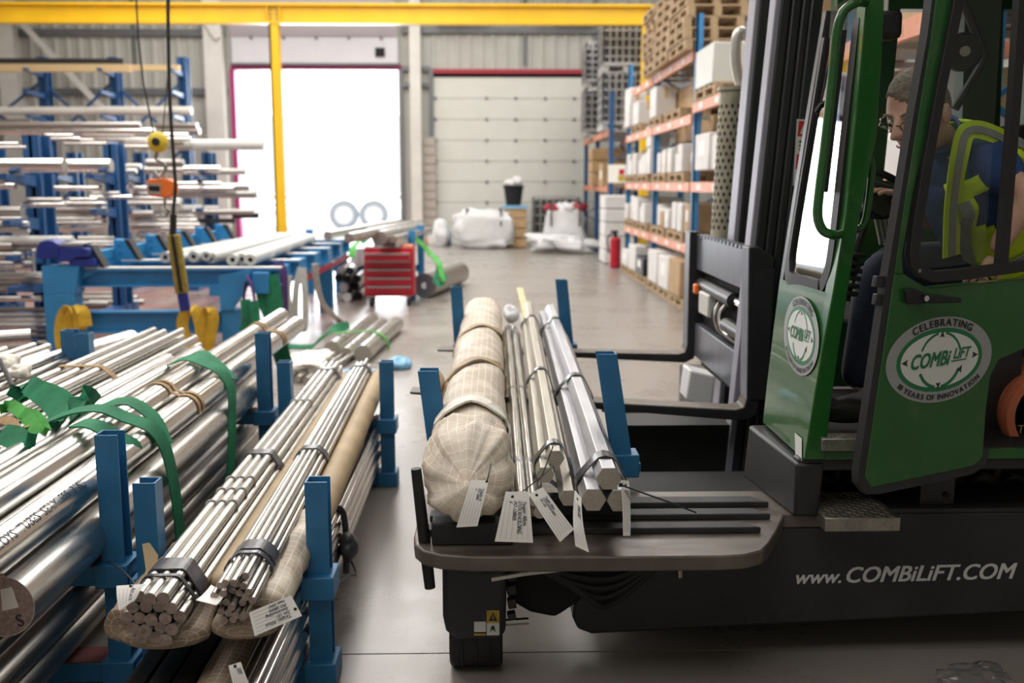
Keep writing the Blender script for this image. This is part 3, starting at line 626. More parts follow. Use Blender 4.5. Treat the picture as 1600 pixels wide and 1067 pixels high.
tag(MB().cyl((x0+.12, y0+.2, zt+.04), (x0+.42, y0+.28, zt+.04), .02).build('hand_tool', M['wire']), 'silver hand tool lying on top of the red tool cabinet', 'tool')
for sx in (x0+.08, x1-.08):
    for sy in (y0+.07, y1-.07):
        wh = MB().cyl((sx-.022, sy, .057), (sx+.022, sy, .057), .057, n=16).build('caster', M['black'], tc_, bev=.008)
        MB().b(sx-.032, sx+.032, sy-.03, sy+.03, .115, .145).build('fork', M['wire'], wh)
        MB().cyl((sx-.026, sy, .057), (sx+.026, sy, .057), .022, n=10).build('hub', M['wire'], wh)

# ================================================================ BAR STACKS BEHIND THE CABINET
def rbar(name, lab, p, q, r_, mt, grp=None, ef='endface', n=20, cat='bar'):
    t = thing(name, lab, cat, p, grp); MB().cyl(p, q, r_, n=n, caps=True).build('shaft', M[mt], t)
    d = (Vector(p)-Vector(q)).normalized(); MB().cyl(p, Vector(p)+d*.002, r_*.97, n=n).build('end_face', M[ef], t); return t
cr = thing('bar_cradle', 'blue stacking cradle with tall posts behind the red tool cabinet', 'cradle', Z(652, 470, 0))
for (px, py, yy) in ((643, 360, 14.6), (657, 352, 15.6), (640, 395, 14.6)):
    q = Y(px, py, yy); MB().b(q.x-.05, q.x+.05, yy-.05, yy+.05, 0, q.z).build('post', M['bench'], cr)
q = Y(655, 380, 15.6); MB().b(q.x-1.7, q.x, 15.55, 15.65, .35, .45).build('cross_bar', M['bench'], cr); MB().b(q.x-1.75, q.x-1.65, 15.55, 15.65, 0, 1.0).build('post', M['bench'], cr)
def far(p, q, z, ln):
    a = Z(*p, z); d = (Z(*q, z)-a).normalized(); return a, a+d*ln
for lab, p, z, ln, r_, mt in (
    ('thick white-ended round bar just left of the red tool cabinet top', (561, 402), .66, 3.6, .13, 'bright'),
    ('thick bright tube on the stack above the red cabinet', (592, 372), .98, 3.2, .10, 'bright'),
    ('slim bright bar on top of the stack behind the red cabinet', (615, 374), .95, 3.0, .05, 'bright'),
    ('long bright tube crossing the stack behind the cabinet', (545, 372), 1.05, 5, .06, 'bright'),
    ('grey round bar at the back of the stack by the open door', (512, 368), 1.0, 5, .06, 'bright'),
    ('thin grey bar topmost on the stack by the open door', (572, 362), 1.05, 3.4, .05, 'dull'),
    ):
    a, b = far(p, (800, 287.5), z, ln); b = a+V(.32*ln*.35, ln*.94, 0)
    rbar('round_bar', lab, a, b, r_, mt, 'bars stacked behind the red cabinet', 'white' if 'white' in lab or 'small' in lab or 'glow' in lab else 'endface')
LOWB = [(527, .062, .06, 'w'), (541, .07, .068, 'w'), (556, .065, .064, 'd'), (533, .20, .072, 'w'), (549, .205, .07, 'd'), (524, .33, .06, 'd'), (540, .335, .06, 'd'), (556, .33, .06, 'd'), (530, .455, .06, 'w'), (547, .455, .06, 'd')]
for i, (px, z, r_, k) in enumerate(LOWB):
    x = Y(px, 440, 14.4).x; y = 14.4+random.uniform(0, .35); row = ['on the floor', 'in second layer', 'in third layer', 'on top'][0 if i < 3 else 1 if i < 5 else 2 if i < 8 else 3]
    rbar('round_bar', f'{"pale-ended" if k == "w" else "dark-ended"} bar {row} of the cabinet-side heap,'+[' beside the bench leg', ', centre', ' next to the cabinet', ' beside the bench leg', ' next to the cabinet', ' beside the bench leg', ', centre', ' next to the cabinet', ' beside the bench leg', ' next to the cabinet'][i], V(x, y, z), V(x-.1, y+3.2, z), r_, 'dull', 'bars stacked behind the red cabinet', 'white' if k == 'w' else 'dark')
a = Y(663, 434, 14.9); a.z = .19
big = rbar('round_bar', 'large round bar with a drilled centre lying right of the red cabinet', a, a+V(.45, 2.2, 0), .185, 'dull', None, 'dull')
MB().cyl(a+V(0,-.004,0), a+V(0, -.006, 0), .05, n=14).build('centre_hole', M['white'], big)
def arch(name, lab, mt, pts, w=.09, up=(.3, 1, 0)):
    t = thing(name, lab, 'sling', pts[0]); MB().strap(cat_rom(pts, 6), w, .01, up=up).build('webbing', M[mt], t); return t
arch('lifting_sling', 'light green sling wrapped over the thick bar left of the red cabinet', 'slingl', [Y(550, 402, 13.7), Y(553, 385, 13.9), Y(575, 366, 14.6), Y(592, 356, 14.6), Y(602, 364, 14.5), Y(605, 378, 14.4)], .09, (.6, .6, .3))
arch('lifting_sling', 'long light green sling running down to the floor right of the red cabinet', 'slingl', [Y(610, 355, 15), Y(630, 364, 15), Y(652, 375, 15), Y(672, 396, 14.9), Y(686, 412, 14.6), Y(692, 440, 14.4)], .08, (.6, .6, .3))
arch('lifting_sling', 'dark green sling heaped right of the large drilled bar', 'sling', [Y(680, 400, 15), Y(687, 420, 14.9), Y(682, 438, 14.6), Y(692, 432, 14.5), Y(690, 444, 14.4), Y(681, 441, 14.4)], .12, (.3, .8, .4))
arch('lifting_sling', 'dark green sling lying over the bars at the end of the bench', 'sling', [Y(505, 372, 16), Y(525, 362, 16), Y(545, 360, 16), Y(565, 368, 15.5), Y(572, 378, 15)], .14, (.3, .8, .4))
# short bundle on the floor near the hex bars
for lab, p, r_, ln in (('thick short steel bar on the aisle floor, nearest of the strapped trio', (567, 553), .085, 2.1), ('thinner steel bar in the middle of the strapped trio on the floor', (540, 553), .062, 2.2), ('dull steel bar on the left of the strapped trio on the floor', (519, 546), .085, 2.2)):
    a = Z(p[0], p[1], r_); rbar('round_bar', lab, a, a+V(.13, ln, 0), r_, 'bar', None, 'hexend')
fy = Z(567, 553, .085).y
arch('lifting_sling', 'green sling wrapped around the strapped trio of floor bars', 'slingl', [V(-1.85, fy+.5, .02), V(-1.66, fy+.62, .17), V(-1.45, fy+.7, .19), V(-1.22, fy+.7, .2), V(-1.08, fy+.74, .12), V(-1.05, fy+.74, .01)], .06, (.2, 1, 0))
arch('lifting_sling', 'dark green sling trailing on the floor left of the strapped trio', 'sling', [Z(450, 541, .03), Z(485, 541, .03), Z(498, 530, .1), Z(520, 515, .2), Z(545, 508, .2)], .09, (.2, 1, .3))
pw = thing('wrapped_bars', 'slim bars in crumpled pale wrap on the floor beyond the far blue posts', 'bundle', Z(475, 595, .05))
for i in range(4):
    a = Z(452+i*13, 590+i*2, .045); MB().cyl(a, a+V(.2, 1.9, 0), .028, n=12).build('bar', M['bar'], pw)
def blob(c, rx, ry, rz, amp, fr, mt, name, par=None, nu=26, nv=16, sq=1.0, seed=0):
    def fn(q, th, ph):
        d = Vector((math.copysign(abs(q.x/rx)**sq, q.x)*rx, math.copysign(abs(q.y/ry)**sq, q.y)*ry, math.copysign(abs(q.z/rz)**sq, q.z)*rz))
        n_ = noise.fractal((q+Vector((seed, seed*2, 0)))*fr, 1, 2, 4); return d*(1+amp*n_)
    return MB().sph(c, rx, ry, rz, nu, nv, fn=fn).build(name, M[mt], par, ang=70)
a = Z(480, 568, .09); blob(a, .2, .3, .07, .6, 6, 'papertape', 'wrap_sheet', pw, nu=40, nv=24, sq=.7)
tag(blob(Z(625, 567, .05), .11, .12, .06, .5, 9, 'bluefilm', 'blue_film', nu=30, nv=18), 'crumpled ball of blue film on the aisle floor', 'film')
tag(blob(Z(568, 586, .03), .22, .14, .05, .5, 9, 'bluefilm', 'blue_film', nu=30, nv=18), 'flat scrap of blue film behind the far blue post', 'film')

# ================================================================ BULK BAGS, BIN, CAGE AT THE BACK
def bag(name, lab, px0, px1, py0, py1, yd, seed, slump=0):
    a, b = Y(px0, py1, yd), Y(px1, py1, yd); h = Y(px0, py0, yd).z; c = (a+b)/2; wx = (b.x-a.x)/2
    t = thing(name, lab, 'bag', (c.x, yd+.5, 0))
    def fn(q, th, ph):
        x = math.copysign(abs(q.x/wx)**.38, q.x); y = math.copysign(abs(q.y/.55)**.38, q.y); z = math.copysign(abs(q.z/(h/2))**.42, q.z)
        s_ = 1-slump*.55*(z+1)/2; n_ = noise.fractal(Vector((x*2.1+seed, y*2.1, z*2.4)), 1, 2, 5)
        return Vector((x*wx*s_*(1+.22*n_), y*.55*s_*(1+.22*n_), max(-h/2, z*h/2*(1+.18*n_))))
    MB().sph((c.x, yd+.5, h/2+.01), wx, .55, h/2, 36, 24, fn=fn).build('sack', M['bag'], t, ang=80)
    for s_ in (-.6, .55):
        P = cat_rom([V(c.x+wx*s_, yd-.02, h*.55), V(c.x+wx*s_*1.02, yd-.04, h*.9), V(c.x+wx*s_*1.02, yd+.1, h*1.1), V(c.x+wx*s_*.9, yd+.3, h*.98)], 5)
        MB().strap(P, .045, .012, up=(1, 0, 0)).build('lifting_strap', M['char'], t)
    return t
bag('bulk_bag', 'square white bulk bag with dark straps before the closed roller door', 712, 803, 331, 389, 26.2, 3)
bag('bulk_bag', 'slumped white bulk bag beside the pallet racking', 846, 922, 321, 392, 25.2, 8, .6)
tag(blob(Y(885, 380, 24.6)*1 + V(0, 0, 0), .85, .35, .20, .7, 2.5, 'bag', 'plastic_sheet', nu=44, nv=24, sq=.8), 'white plastic sheeting slumped at the foot of the right bulk bag', 'sheet')
for i, px in enumerate((862, 885, 906)):
    q = Y(px, 325, 25.5); tag(blob(q, .2, .2, .12, .4, 5, 'redtrim' if i != 1 else 'bag', 'crumpled_sack', seed=i), ['red and white sack crumpled on the left of the slumped bag top', 'white sack crumpled in the middle of the slumped bag top', 'red sack crumpled on the right of the slumped bag top'][i], 'sack')
pl = thing('tied_stack', 'brown parcel stack with a teal lid standing between the two bulk bags', 'stack', (Y(806, 340, 26.8).x, 26.8, 0))
q = Y(806, 330, 26.8); 
for k in range(4): MB().b(q.x-.32, q.x+.28, 26.6, 27.2, .02+k*.26, .25+k*.26).build('parcel', M['card'], pl, bev=.02)
MB().b(q.x-.36, q.x+.32, 26.56, 27.24, 1.06, 1.13).build('lid', M['bluefilm'], pl)
bk = thing('bucket', 'black bucket filled with white material on the tied stack', 'bucket', (q.x-.06, 26.9, 1.13)); ctr = V(q.x-.06, 26.9, 1.13)
MB().cyl(ctr, ctr+V(0, 0, .5), .2, .27, n=20).build('pail', M['dark'], bk); MB().tube([ctr+V(.275*math.cos(a_*PI/8), .275*math.sin(a_*PI/8), .5) for a_ in range(16)], .02, closed=True).build('rim', M['dark'], bk)
blob(ctr+V(-.1, 0, .58), .16, .15, .1, .2, 6, 'bag', 'filling', bk); blob(ctr+V(.1, 0, .64), .15, .15, .14, .2, 6, 'bag', 'filling', bk)
def cage(name, lab, x0, x1, y0, y1, z0, z1, n=7, nz=6, grp=None, tank=True, wr=.014):
    t = thing(name, lab, 'cage', ((x0+x1)/2, (y0+y1)/2, z0), grp); m = MB()
    for k in range(nz+1):
        z = z0+.14+(z1-z0-.16)*k/nz
        for a, b in (((x0, y0), (x1, y0)), ((x0, y0), (x0, y1)), ((x1, y0), (x1, y1)), ((x0, y1), (x1, y1))): m.beam((*a, z), (*b, z), wr*2, wr*2)
    for i in range(n+1):
        f_ = i/n
        for p in ((lerp(x0, x1, f_), y0), (x0, lerp(y0, y1, f_)), (x1, lerp(y0, y1, f_)), (lerp(x0, x1, f_), y1)): m.beam((*p, z0+.14), (*p, z1-.02), wr*2, wr*2, (0, 1, 0))
    m.build('wire_cage', M['wire'], t)
    if tank: MB().b(x0+.06, x1-.06, y0+.06, y1-.06, z0+.15, z1-.08).build('tank', M['ibc'], t, bev=.06)
    MB().b(x0, x1, y0, y1, z0+.1, z0+.14).build('base_plate', M['wire'], t)
    for sx in (x0+.06, (x0+x1)/2, x1-.06): MB().b(sx-.06, sx+.06, y0, y1, z0, z0+.1).build('runner', M['wire'], t)
    tube_ = MB().beam((x0, y0-.01, z0+.16), (x1, y0-.01, z0+.16), .07, .07); tube_.build('front_rail', M['wire'], t)
    return t
q0, q1 = Y(834, 340, 27.5).x, Y(905, 340, 27.5).x
cage('wire_crate', 'dark wire crate behind the slumped bulk bag at the roller door', q0, q1, 27.4, 28.4, 0, 1.35, 7, 5)
# clutter at the foot of the block pier
tag(blob(V(Y(690, 355, 27.5).x, 27.5, .36), .24, .3, .38, .25, 4, 'bag', 'white_sack'), 'upright white sack leaning beside the block pier', 'sack')
for i, (px, py, s_) in enumerate(((672, 366, .16), (679, 374, .14), (700, 372, .15), (706, 366, .12))):
    c = Z(px, py+6, 0); c.y = min(c.y, 28.2); tag(MB().b(c.x-s_, c.x+s_, c.y-.15, c.y+.15, 0, .22+.05*i).build('small_box', M[('card', 'carton', 'card', 'bluefilm')[i]], bev=.02), ['small brown box by the foot of the block pier', 'small white box before the block pier', 'brown box behind the square bulk bag corner', 'small blue box touching the square bulk bag'][i], 'box')

# ================================================================ PALLETS
def make_pallet(name, lab, loc, grp):
    t = thing(name, lab, 'pallet', (0, 0, 0), grp); L_, Wd = 1.2, .8
    for i in range(5): y = -L_/2+.05+i*(L_-.1)/4; MB().b(-Wd/2, Wd/2, y-.05, y+.05, .122, .144).build('top_board', M['wood'], t)
    for i in range(3):
        x = -Wd/2+.05+i*(Wd-.1)/2; MB().b(x-.05, x+.05, -L_/2, L_/2, .1, .122).build('stringer_board', M['wood'], t); MB().b(x-.05, x+.05, -L_/2, L_/2, 0, .022).build('bottom_board', M['wood'], t)
        for j in range(3): y = -L_/2+.06+j*(L_-.12)/2; MB().b(x-.05, x+.05, y-.06, y+.06, .022, .1).build('block', M['wood'], t)
    t.location = loc; return t
# ================================================================ PALLET RACKING (right)
RX = 2.72; RD = 1.05; LZ = [.88, 1.72, 2.62, 3.44]
rk = thing('pallet_racking', 'blue and orange pallet racking along the right side of the aisle', 'rack', (RX+.5, 13, 0))
FRY = [20.0, 16.75, 13.5, 10.5, 7.9, 5.6]
for i, yy in enumerate(FRY):
    for x in (RX, RX+RD): 
        zz = 4.0 if i < 1 else 3.9
        if i == 1: zz = 3.44
        m = MB(); m.b(x, x+.025, yy-.05, yy+.05, 0, zz); m.b(x, x+.09, yy-.05, yy-.035, 0, zz); m.b(x, x+.09, yy+.035, yy+.05, 0, zz); m.build('upright', M['prblue'], rk)
        MB().b(x-.03, x+.12, yy-.07, yy+.07, 0, .012).build('foot_plate', M['prblue'], rk)
    for k in range(5):
        a, b = (RX+.04, RX+RD+.04) if k % 2 else (RX+RD+.04, RX+.04); MB().beam((a, yy, .2+k*.65), (b, yy, .2+(k+1)*.65), .04, .03).build('frame_brace', M['prblue'], rk)
for i in range(len(FRY)-1):
    for k, z in enumerate(LZ):
        if i > 1 and k == 3: continue
        if i > 1 and k == 2: z = 2.75
        for x in (RX-.03, RX+RD+.06):
            m = MB(); m.b(x, x+.045, FRY[i+1]+.05, FRY[i]-.05, z-.13, z); m.build('beam', M['orange'], rk, bev=.004)
        for f_ in (.2, .5, .8):
            y = lerp(FRY[i+1], FRY[i], f_); MB().b(RX-.036, RX-.03, y-.09, y+.09, z-.10, z-.03).build('label_strip', M['paper'], rk)
        for f_ in (.12, .37, .63, .88):
            y = lerp(FRY[i+1], FRY[i], f_); MB().b(RX+.01, RX+RD+.06, y-.04, y+.04, z-.06, z-.005).build('cross_bar', M['wire'], rk)
rk2 = thing('pallet_racking', 'farther pallet racking with the stacked wire tanks by the roller door', 'rack', (3.2, 25, 0))
R2X = 2.66; FR2 = [28.3, 25.4, 22.5]
for yy in FR2:
    for x in (R2X, R2X+1.0):
        zz = 3.7 if yy < 24 else 2.9
        MB().b(x, x+.1, yy-.05, yy+.05, 0, zz).build('upright', M['rackblue'], rk2)
    for k in range(4): a, b = (R2X+.05, R2X+1.05) if k % 2 else (R2X+1.05, R2X+.05); MB().beam((a, yy, .2+k*.65), (b, yy, .2+(k+1)*.65), .04, .03).build('frame_brace', M['rackblue'], rk2)
for i in range(2):
    for z in (1.65, 2.88):
        for x in (R2X-.03, R2X+1.0): MB().b(x, x+.05, FR2[i+1]+.05, FR2[i]-.05, z-.13, z).build('beam', M['orange'], rk2)
        MB().b(R2X+.02, R2X+1.0, FR2[i+1]+.05, FR2[i]-.05, z-.03, z-.005).build('shelf_deck', M['wire'], rk2)
cage('tank_cage', 'wire-caged dark tank, lower of the near stack on the farther racking', 2.52, 3.52, 22.6, 23.7, 2.88, 4.15, 7, 6)
cage('tank_cage', 'wire-caged dark tank, upper of the near stack on the farther racking', 2.52, 3.52, 22.6, 23.7, 4.15, 5.42, 7, 6)
cage('tank_cage', 'wire-caged dark tank, lower of the far stack nearest the roller door', 2.44, 3.44, 25.6, 26.8, 2.88, 4.1, 7, 6)
cage('tank_cage', 'wire-caged dark tank, upper of the far stack nearest the roller door', 2.44, 3.44, 25.6, 26.8, 4.1, 5.2, 7, 6)
stn = 0; P0 = None
for si, yc in enumerate((14.1, 15.35, 16.6)):
    for side_, xc in ((0, 2.98),):
        for k in range(7):
            lab = f'wooden pallet, {ORD[k]} from the bottom of the {["nearest", "middle", "farthest"][si]} stack on the top rack level'
            loc = (xc+random.uniform(-.03, .03), yc+random.uniform(-.02, .02), 3.445+k*.1445)
            if P0 is None: P0 = make_pallet('wooden_pallet', lab, loc, 'pallets stacked on the top rack level')
            else: dup(P0, loc, random.uniform(-.02, .02), lab)
    if si == 0: pass
def carton(lab, x0, x1, y0, y1, z0, z1, mt='carton', tape=True, label=False, grp=None):
    t = thing('carton', lab, 'box', ((x0+x1)/2, (y0+y1)/2, z0), grp)
    MB().b(x0, x1, y0, y1, z0, z1).build('body', M[mt], t, bev=.01, seg=1)
    if tape: MB().b((x0+x1)/2-.03, (x0+x1)/2+.03, y0-.003, y1+.003, z0+(z1-z0)*.6, z1+.003).build('tape_strip', M['wood2' if mt == 'carton' else 'carton'], t)
    if label: MB().b(x0-.003, x0, lerp(y0, y1, .3), lerp(y0, y1, .7), lerp(z0, z1, .4), lerp(z0, z1, .8)).build('paper_label', M['paper'], t)
LN = ['lowest beam', 'second beam', 'third beam']
def sd(x, a, b): return x
# lower beam: row of white file cartons on pallets, then upper rows
nb = 0
for lv, z, bays in ((0, LZ[0], (0, 1)), (1, LZ[1], (0, 1))):
    for bi in bays:
        y0_, y1_ = FRY[bi+1]+.12, FRY[bi]-.12; n = 8; ln = (y1_-y0_)/n
        for j in range(n):
            loc = (RX+.42, y0_+ln*(j+.5), z)
            if j in (2, 6): dup(P0, (RX+.36, y0_+ln*(j+.5)+(-.05 if j == 2 else -.05), z), 0, f'wooden pallet under cartons on the {LN[lv]} of the {["farther","nearer"][bi]} bay, {["near","far"][j == 6]} half', 'pallets under cartons')
            h = random.uniform(.24, .44); mt = 'card' if (j == 0 and bi == 1) or random.random() < .15 else 'carton'
            carton(f'{"brown" if mt == "card" else "white"} carton on the {LN[lv]} of the {["farther","nearer"][bi]} rack bay, {ORD[j]} from the near end', RX-.06+random.uniform(0, .12), RX+.75, y0_+ln*j+.02, y0_+ln*(j+1)-.04, z+.146, z+.146+h, mt, True, j % 2 == 0)
# third beam
for lab, x0, x1, y0, y1, z0, z1, mt in (
    ('tall white carton at the far end of the third beam', RX-.1, RX+.2, 19.0, 19.7, LZ[2]+.15, LZ[2]+.85, 'carton'),
    ('white carton beside the tall one on the third beam', RX-.05, RX+.3, 18.2, 18.9, LZ[2]+.15, LZ[2]+.55, 'carton'),
    ('long brown crate on the third beam behind the white carton', RX+.3, RX+1.0, 14.2, 17.2, LZ[2]+.15, LZ[2]+.55, 'card'),
    ('white carton hanging over the middle of the third beam', RX-.05, RX+.28, 16.3, 16.9, LZ[2]+.15, LZ[2]+.62, 'carton'),
    ('brown carton at the near end of the second beam, behind the blue upright', RX+.3, RX+.9, 13.7, 16.4, LZ[1]+.62, LZ[1]+.9, 'card'),
    ('white sack box on the second beam row, middle', RX-.02, RX+.3, 16.9, 17.4, LZ[1]+.60, LZ[1]+.95, 'carton'),
    ('tall white box stacked on the lowest row of the nearest bay', RX-.05, RX+.6, 12.3, 13.1, LZ[1]+.15, LZ[1]+.6, 'carton'),
    ('white carton second in the nearest bay on the second beam', RX-.05, RX+.6, 11.2, 12.1, LZ[1]+.15, LZ[1]+.55, 'carton'),
    ('pale grey crate on a pallet in the nearest bay above the silencer', RX-.05, RX+.8, 12.2, 13.2, 2.75+.15, 2.75+.62, 'doorpanel'),
    ('brown carton deep in the nearest bay behind the cab window', RX, RX+.9, 8.4, 10.0, 2.75, 3.35, 'card'),
    ('white carton deep in the nearest bay behind the driver', RX, RX+.9, 6.2, 7.6, 1.72, 2.4, 'carton'),
    ('brown carton behind the cab rear window', RX, RX+.9, 8.2, 9.9, 1.72, 2.4, 'card'),
    ('second brown carton on the upper level behind the cab', RX, RX+.9, 5.9, 7.5, 2.75, 3.3, 'card'),
    ('big pale carton low behind the cab', RX, RX+.9, 8.2, 9.9, .88, 1.5, 'carton'),
    ('big brown carton low at the right end of the racking', RX, RX+.9, 6.0, 7.6, .88, 1.5, 'card')):
    carton(lab, x0, x1, y0, y1, z0, z1, mt, True, mt == 'carton')
for i, (y, z, lb) in enumerate(((18.6, LZ[2], 'under the two white cartons at the far end of the third beam'), (14.9, LZ[2], 'under the long brown crate on the third beam'), (12.7, 2.75, 'under the pale grey crate above the silencer'), (16.5, LZ[2], 'under the hanging white carton on the third beam'))):
    dup(P0, (RX+.36, y, z), 0, f'wooden pallet {lb}', 'pallets under cartons')
# floor level
for i, (y, h, mt) in enumerate(((19.2, .3, 'carton'), (18.2, .45, 'carton'), (17.3, .3, 'char'), (15.9, .5, 'carton'), (14.9, .48, 'carton'), (14.0, .5, 'card'), (12.7, .6, 'carton'))):
    dup(P0, (RX+.30, y, 0), 0, f'wooden pallet on the floor under the racking, {ORD[6-i]} from the near end', 'pallets under cartons')
    carton(f'{ {"carton": "white", "card": "brown", "char": "black"}[mt]} carton on a floor pallet under the racking, {ORD[6-i]} from the near end', RX-.12, RX+.62, y-.42, y+.42, .146, .146+h, mt, True, i % 2 == 0)
# extras on the rack
fx = thing('fire_extinguisher', 'red fire extinguisher at the far foot of the pallet racking', 'extinguisher', (RX-.16, 20.3, 0)); c = V(RX-.16, 20.3, 0)
MB().cyl(c, c+V(0, 0, .62), .11, n=18).build('bottle', M['red'], fx, bev=.03); MB().cyl(c+V(0, 0, .62), c+V(0, 0, .72), .04, n=12).build('neck', M['dark'], fx); MB().b(c.x-.1, c.x+.05, c.y-.02, c.y+.02, .72, .76).build('lever', M['dark'], fx)
MB().tube(cat_rom([c+V(-.03, 0, .7), c+V(-.16, 0, .62), c+V(-.13, -.02, .3)], 6), .015).build('hose', M['dark'], fx)
sg = thing('rack_sign', 'pale notice with red and yellow symbols on the second beam end', 'sign', (R2X+.0, 22.35, 1.8)); MB().b(R2X-.02, R2X+.5, 22.42, 22.45, 1.72, 2.12).build('board', M['paper'], sg)
MB().b(R2X+.22, R2X+.34, 22.41, 22.42, 1.9, 2.02).build('symbol', M['signred'], sg); MB().b(R2X+.2, R2X+.36, 22.41, 22.42, 1.76, 1.88).build('symbol', M['signyellow'], sg)
tag(blob(V(RX+.45, 17.9, 1.98+.13), .3, .4, .14, .3, 5, 'bag', 'white_sack', seed=4), 'white sack resting on the second beam cartons', 'sack')
tag(MB().sph((RX-.3, 21.6, 1.35), .28, .28, .28).build('yellow_ball_float', M['hook'], None), 'yellow and white drum end beside the far rack post', 'drum') if False else None
w1 = thing('carton', 'stack of white file boxes at the far end of the racking behind the extinguisher', 'box', (RX-.1, 21.6, 0))
for k in range(5): MB().b(RX-.28, RX+.35, 21.2, 22.2, .02+k*.29, .29+k*.29).build('file_box', M['carton'], w1, bev=.015)
w2 = thing('carton', 'stack of brown cartons on the far racking under the wire tanks', 'box', (R2X, 24.6, 1.65))
for k in range(3): MB().b(R2X-.2, R2X+.7, 24.3, 25.2, 1.66+k*.3, 1.94+k*.3).build('file_box', M['card'], w2, bev=.015)
w3 = thing('carton', 'cardboard box on the far racking beside the notice', 'box', (R2X, 23.0, 1.65)); MB().b(R2X-.1, R2X+.4, 22.9, 23.6, 1.66, 2.15).build('body', M['card'], w3); MB().b(R2X-.103, R2X-.1, 23.0, 23.3, 1.8, 2.0).build('paper_label', M['paper'], w3)
# ================================================================ STACKING CRADLES (front left)
def upost(m, x, y, z0, z1, w=.075, d=.075, t=.006, open_=1):
    # U-channel open towards +x or -x
    s = open_
    m.b(x-w/2, x+w/2, y-d/2, y-d/2+t, z0, z1); m.b(x-w/2, x+w/2, y+d/2-t, y+d/2, z0, z1)
    xb = x-s*w/2; m.b(min(xb, xb+s*t), max(xb, xb+s*t), y-d/2+t, y+d/2-t, z0, z1)
    return m
def cradle(name, lab, xl, xr, y, z0, zb, z1, base=True, rt=True):
    t = thing(name, lab, 'cradle', ((xl+xr)/2, y, z0))
    MB().b(xl-.05, xr+.05, y-.06, y+.06, zb-.07, zb).build('base_beam', M['blue'], t, bev=.004)
    MB().b(xl+.02, xr-.02, y-.058, y+.058, zb, zb+.004).build('worn_top', M['redbase'], t)
    for x, s in ((xl, 1), (xr, -1)):
        upost(MB(), x, y, zb, z1, open_=-s).build('post', M['blue'], t)
        if z0 < zb-.1: upost(MB(), x, y, z0, zb-.07, .085, .085, open_=-s).build('lower_post', M['blue'], t)
        MB().b(x-.055, x+.055, y-.07, y+.07, zb-.075, zb+.006).build('socket', M['blue'], t, bev=.004)
    return t
XR1, XL1 = -1.27, -2.26
XR2, XL2 = -.585, -1.155
for y, n in ((3.26, 'front'), (5.53, 'far')):
    MB().b(XL2-.07, XR2+.07, y-.07, y+.07, 0, .07)
    cradle('bar_cradle', f'lower blue steel cradle of the narrow stack by the aisle, {n} one', XL2, XR2, y, 0, .075, .30)
    cradle('bar_cradle', f'upper blue steel cradle of the narrow stack by the aisle, {n} one', XL2, XR2, y, .30, .385, .715)
    cradle('bar_cradle', f'lower blue steel cradle under the polished tubes, {n} one', XL1, XR1, y, 0, .09, .36)
    cradle('bar_cradle', f'upper blue steel cradle holding the polished tubes, {n} one', XL1, XR1, y, .36, .435, .88)
cradle('bar_cradle', 'blue steel cradle of the farther stack at the left edge', -3.6, XL1-.1, 5.58, 0, .435, .89)

def bundle(name, lab, a, b, pts, r_, mt, straps=(), n=12, ef='endface', jit=.0, grp=None, sm='tape', rad=None, bulge=0):
    """bars: offsets (x,z) across the bundle axis a->b"""
    a, b = Vector(a), Vector(b); d = (b-a).normalized(); sx = Vector((d.y, -d.x, 0)).normalized(); sz = sx.cross(d)
    t = thing(name, lab, 'bundle', a, grp)
    for (x, z) in pts:
        j = random.uniform(-jit, jit); j2 = random.uniform(-jit, jit)*1.5
        p = a + sx*x + sz*z + d*j; q = b + sx*x*1 + sz*z + d*j2
        br = MB().cyl(p, q, r_, n=n).build('bar', M[mt], t)
        MB().cyl(p, p-d*.0015, r_*.93, n=n).build('end_face', M[ef], br)
    R = rad or max(math.hypot(x, z) for x, z in pts)+r_
    for f_, w in straps:
        c = a+(b-a)*f_
        hull = hullpts(pts, r_+.003)
        P = [c+sx*x+sz*z for x, z in hull]
        MB().strap(P, w, .004, up=list(d for _ in P) if False else d, closed=True).build('strap', M[sm], t, ang=80)
    return t
def hullpts(pts, r_, k=10):
    Q = [(x+r_*math.cos(2*PI*j/k), z+r_*math.sin(2*PI*j/k)) for x, z in pts for j in range(k)]
    Q = sorted(set((round(x, 5), round(z, 5)) for x, z in Q)); 
    def half(Q):
        h = []
        for p in Q:
            while len(h) > 1 and (h[-1][0]-h[-2][0])*(p[1]-h[-2][1])-(h[-1][1]-h[-2][1])*(p[0]-h[-2][0]) <= 1e-9: h.pop()
            h.append(p)
        return h[:-1]
    return half(Q)+half(Q[::-1])
def hexpack(rows, r_, flat=1.0):
    out = []; z = 0; n = len(rows)
    for i, k in enumerate(rows):
        for j in range(k): out.append(((j-(k-1)/2)*2*r_*1.03, (i-(n-1)/2)*1.76*r_*flat))
    return out
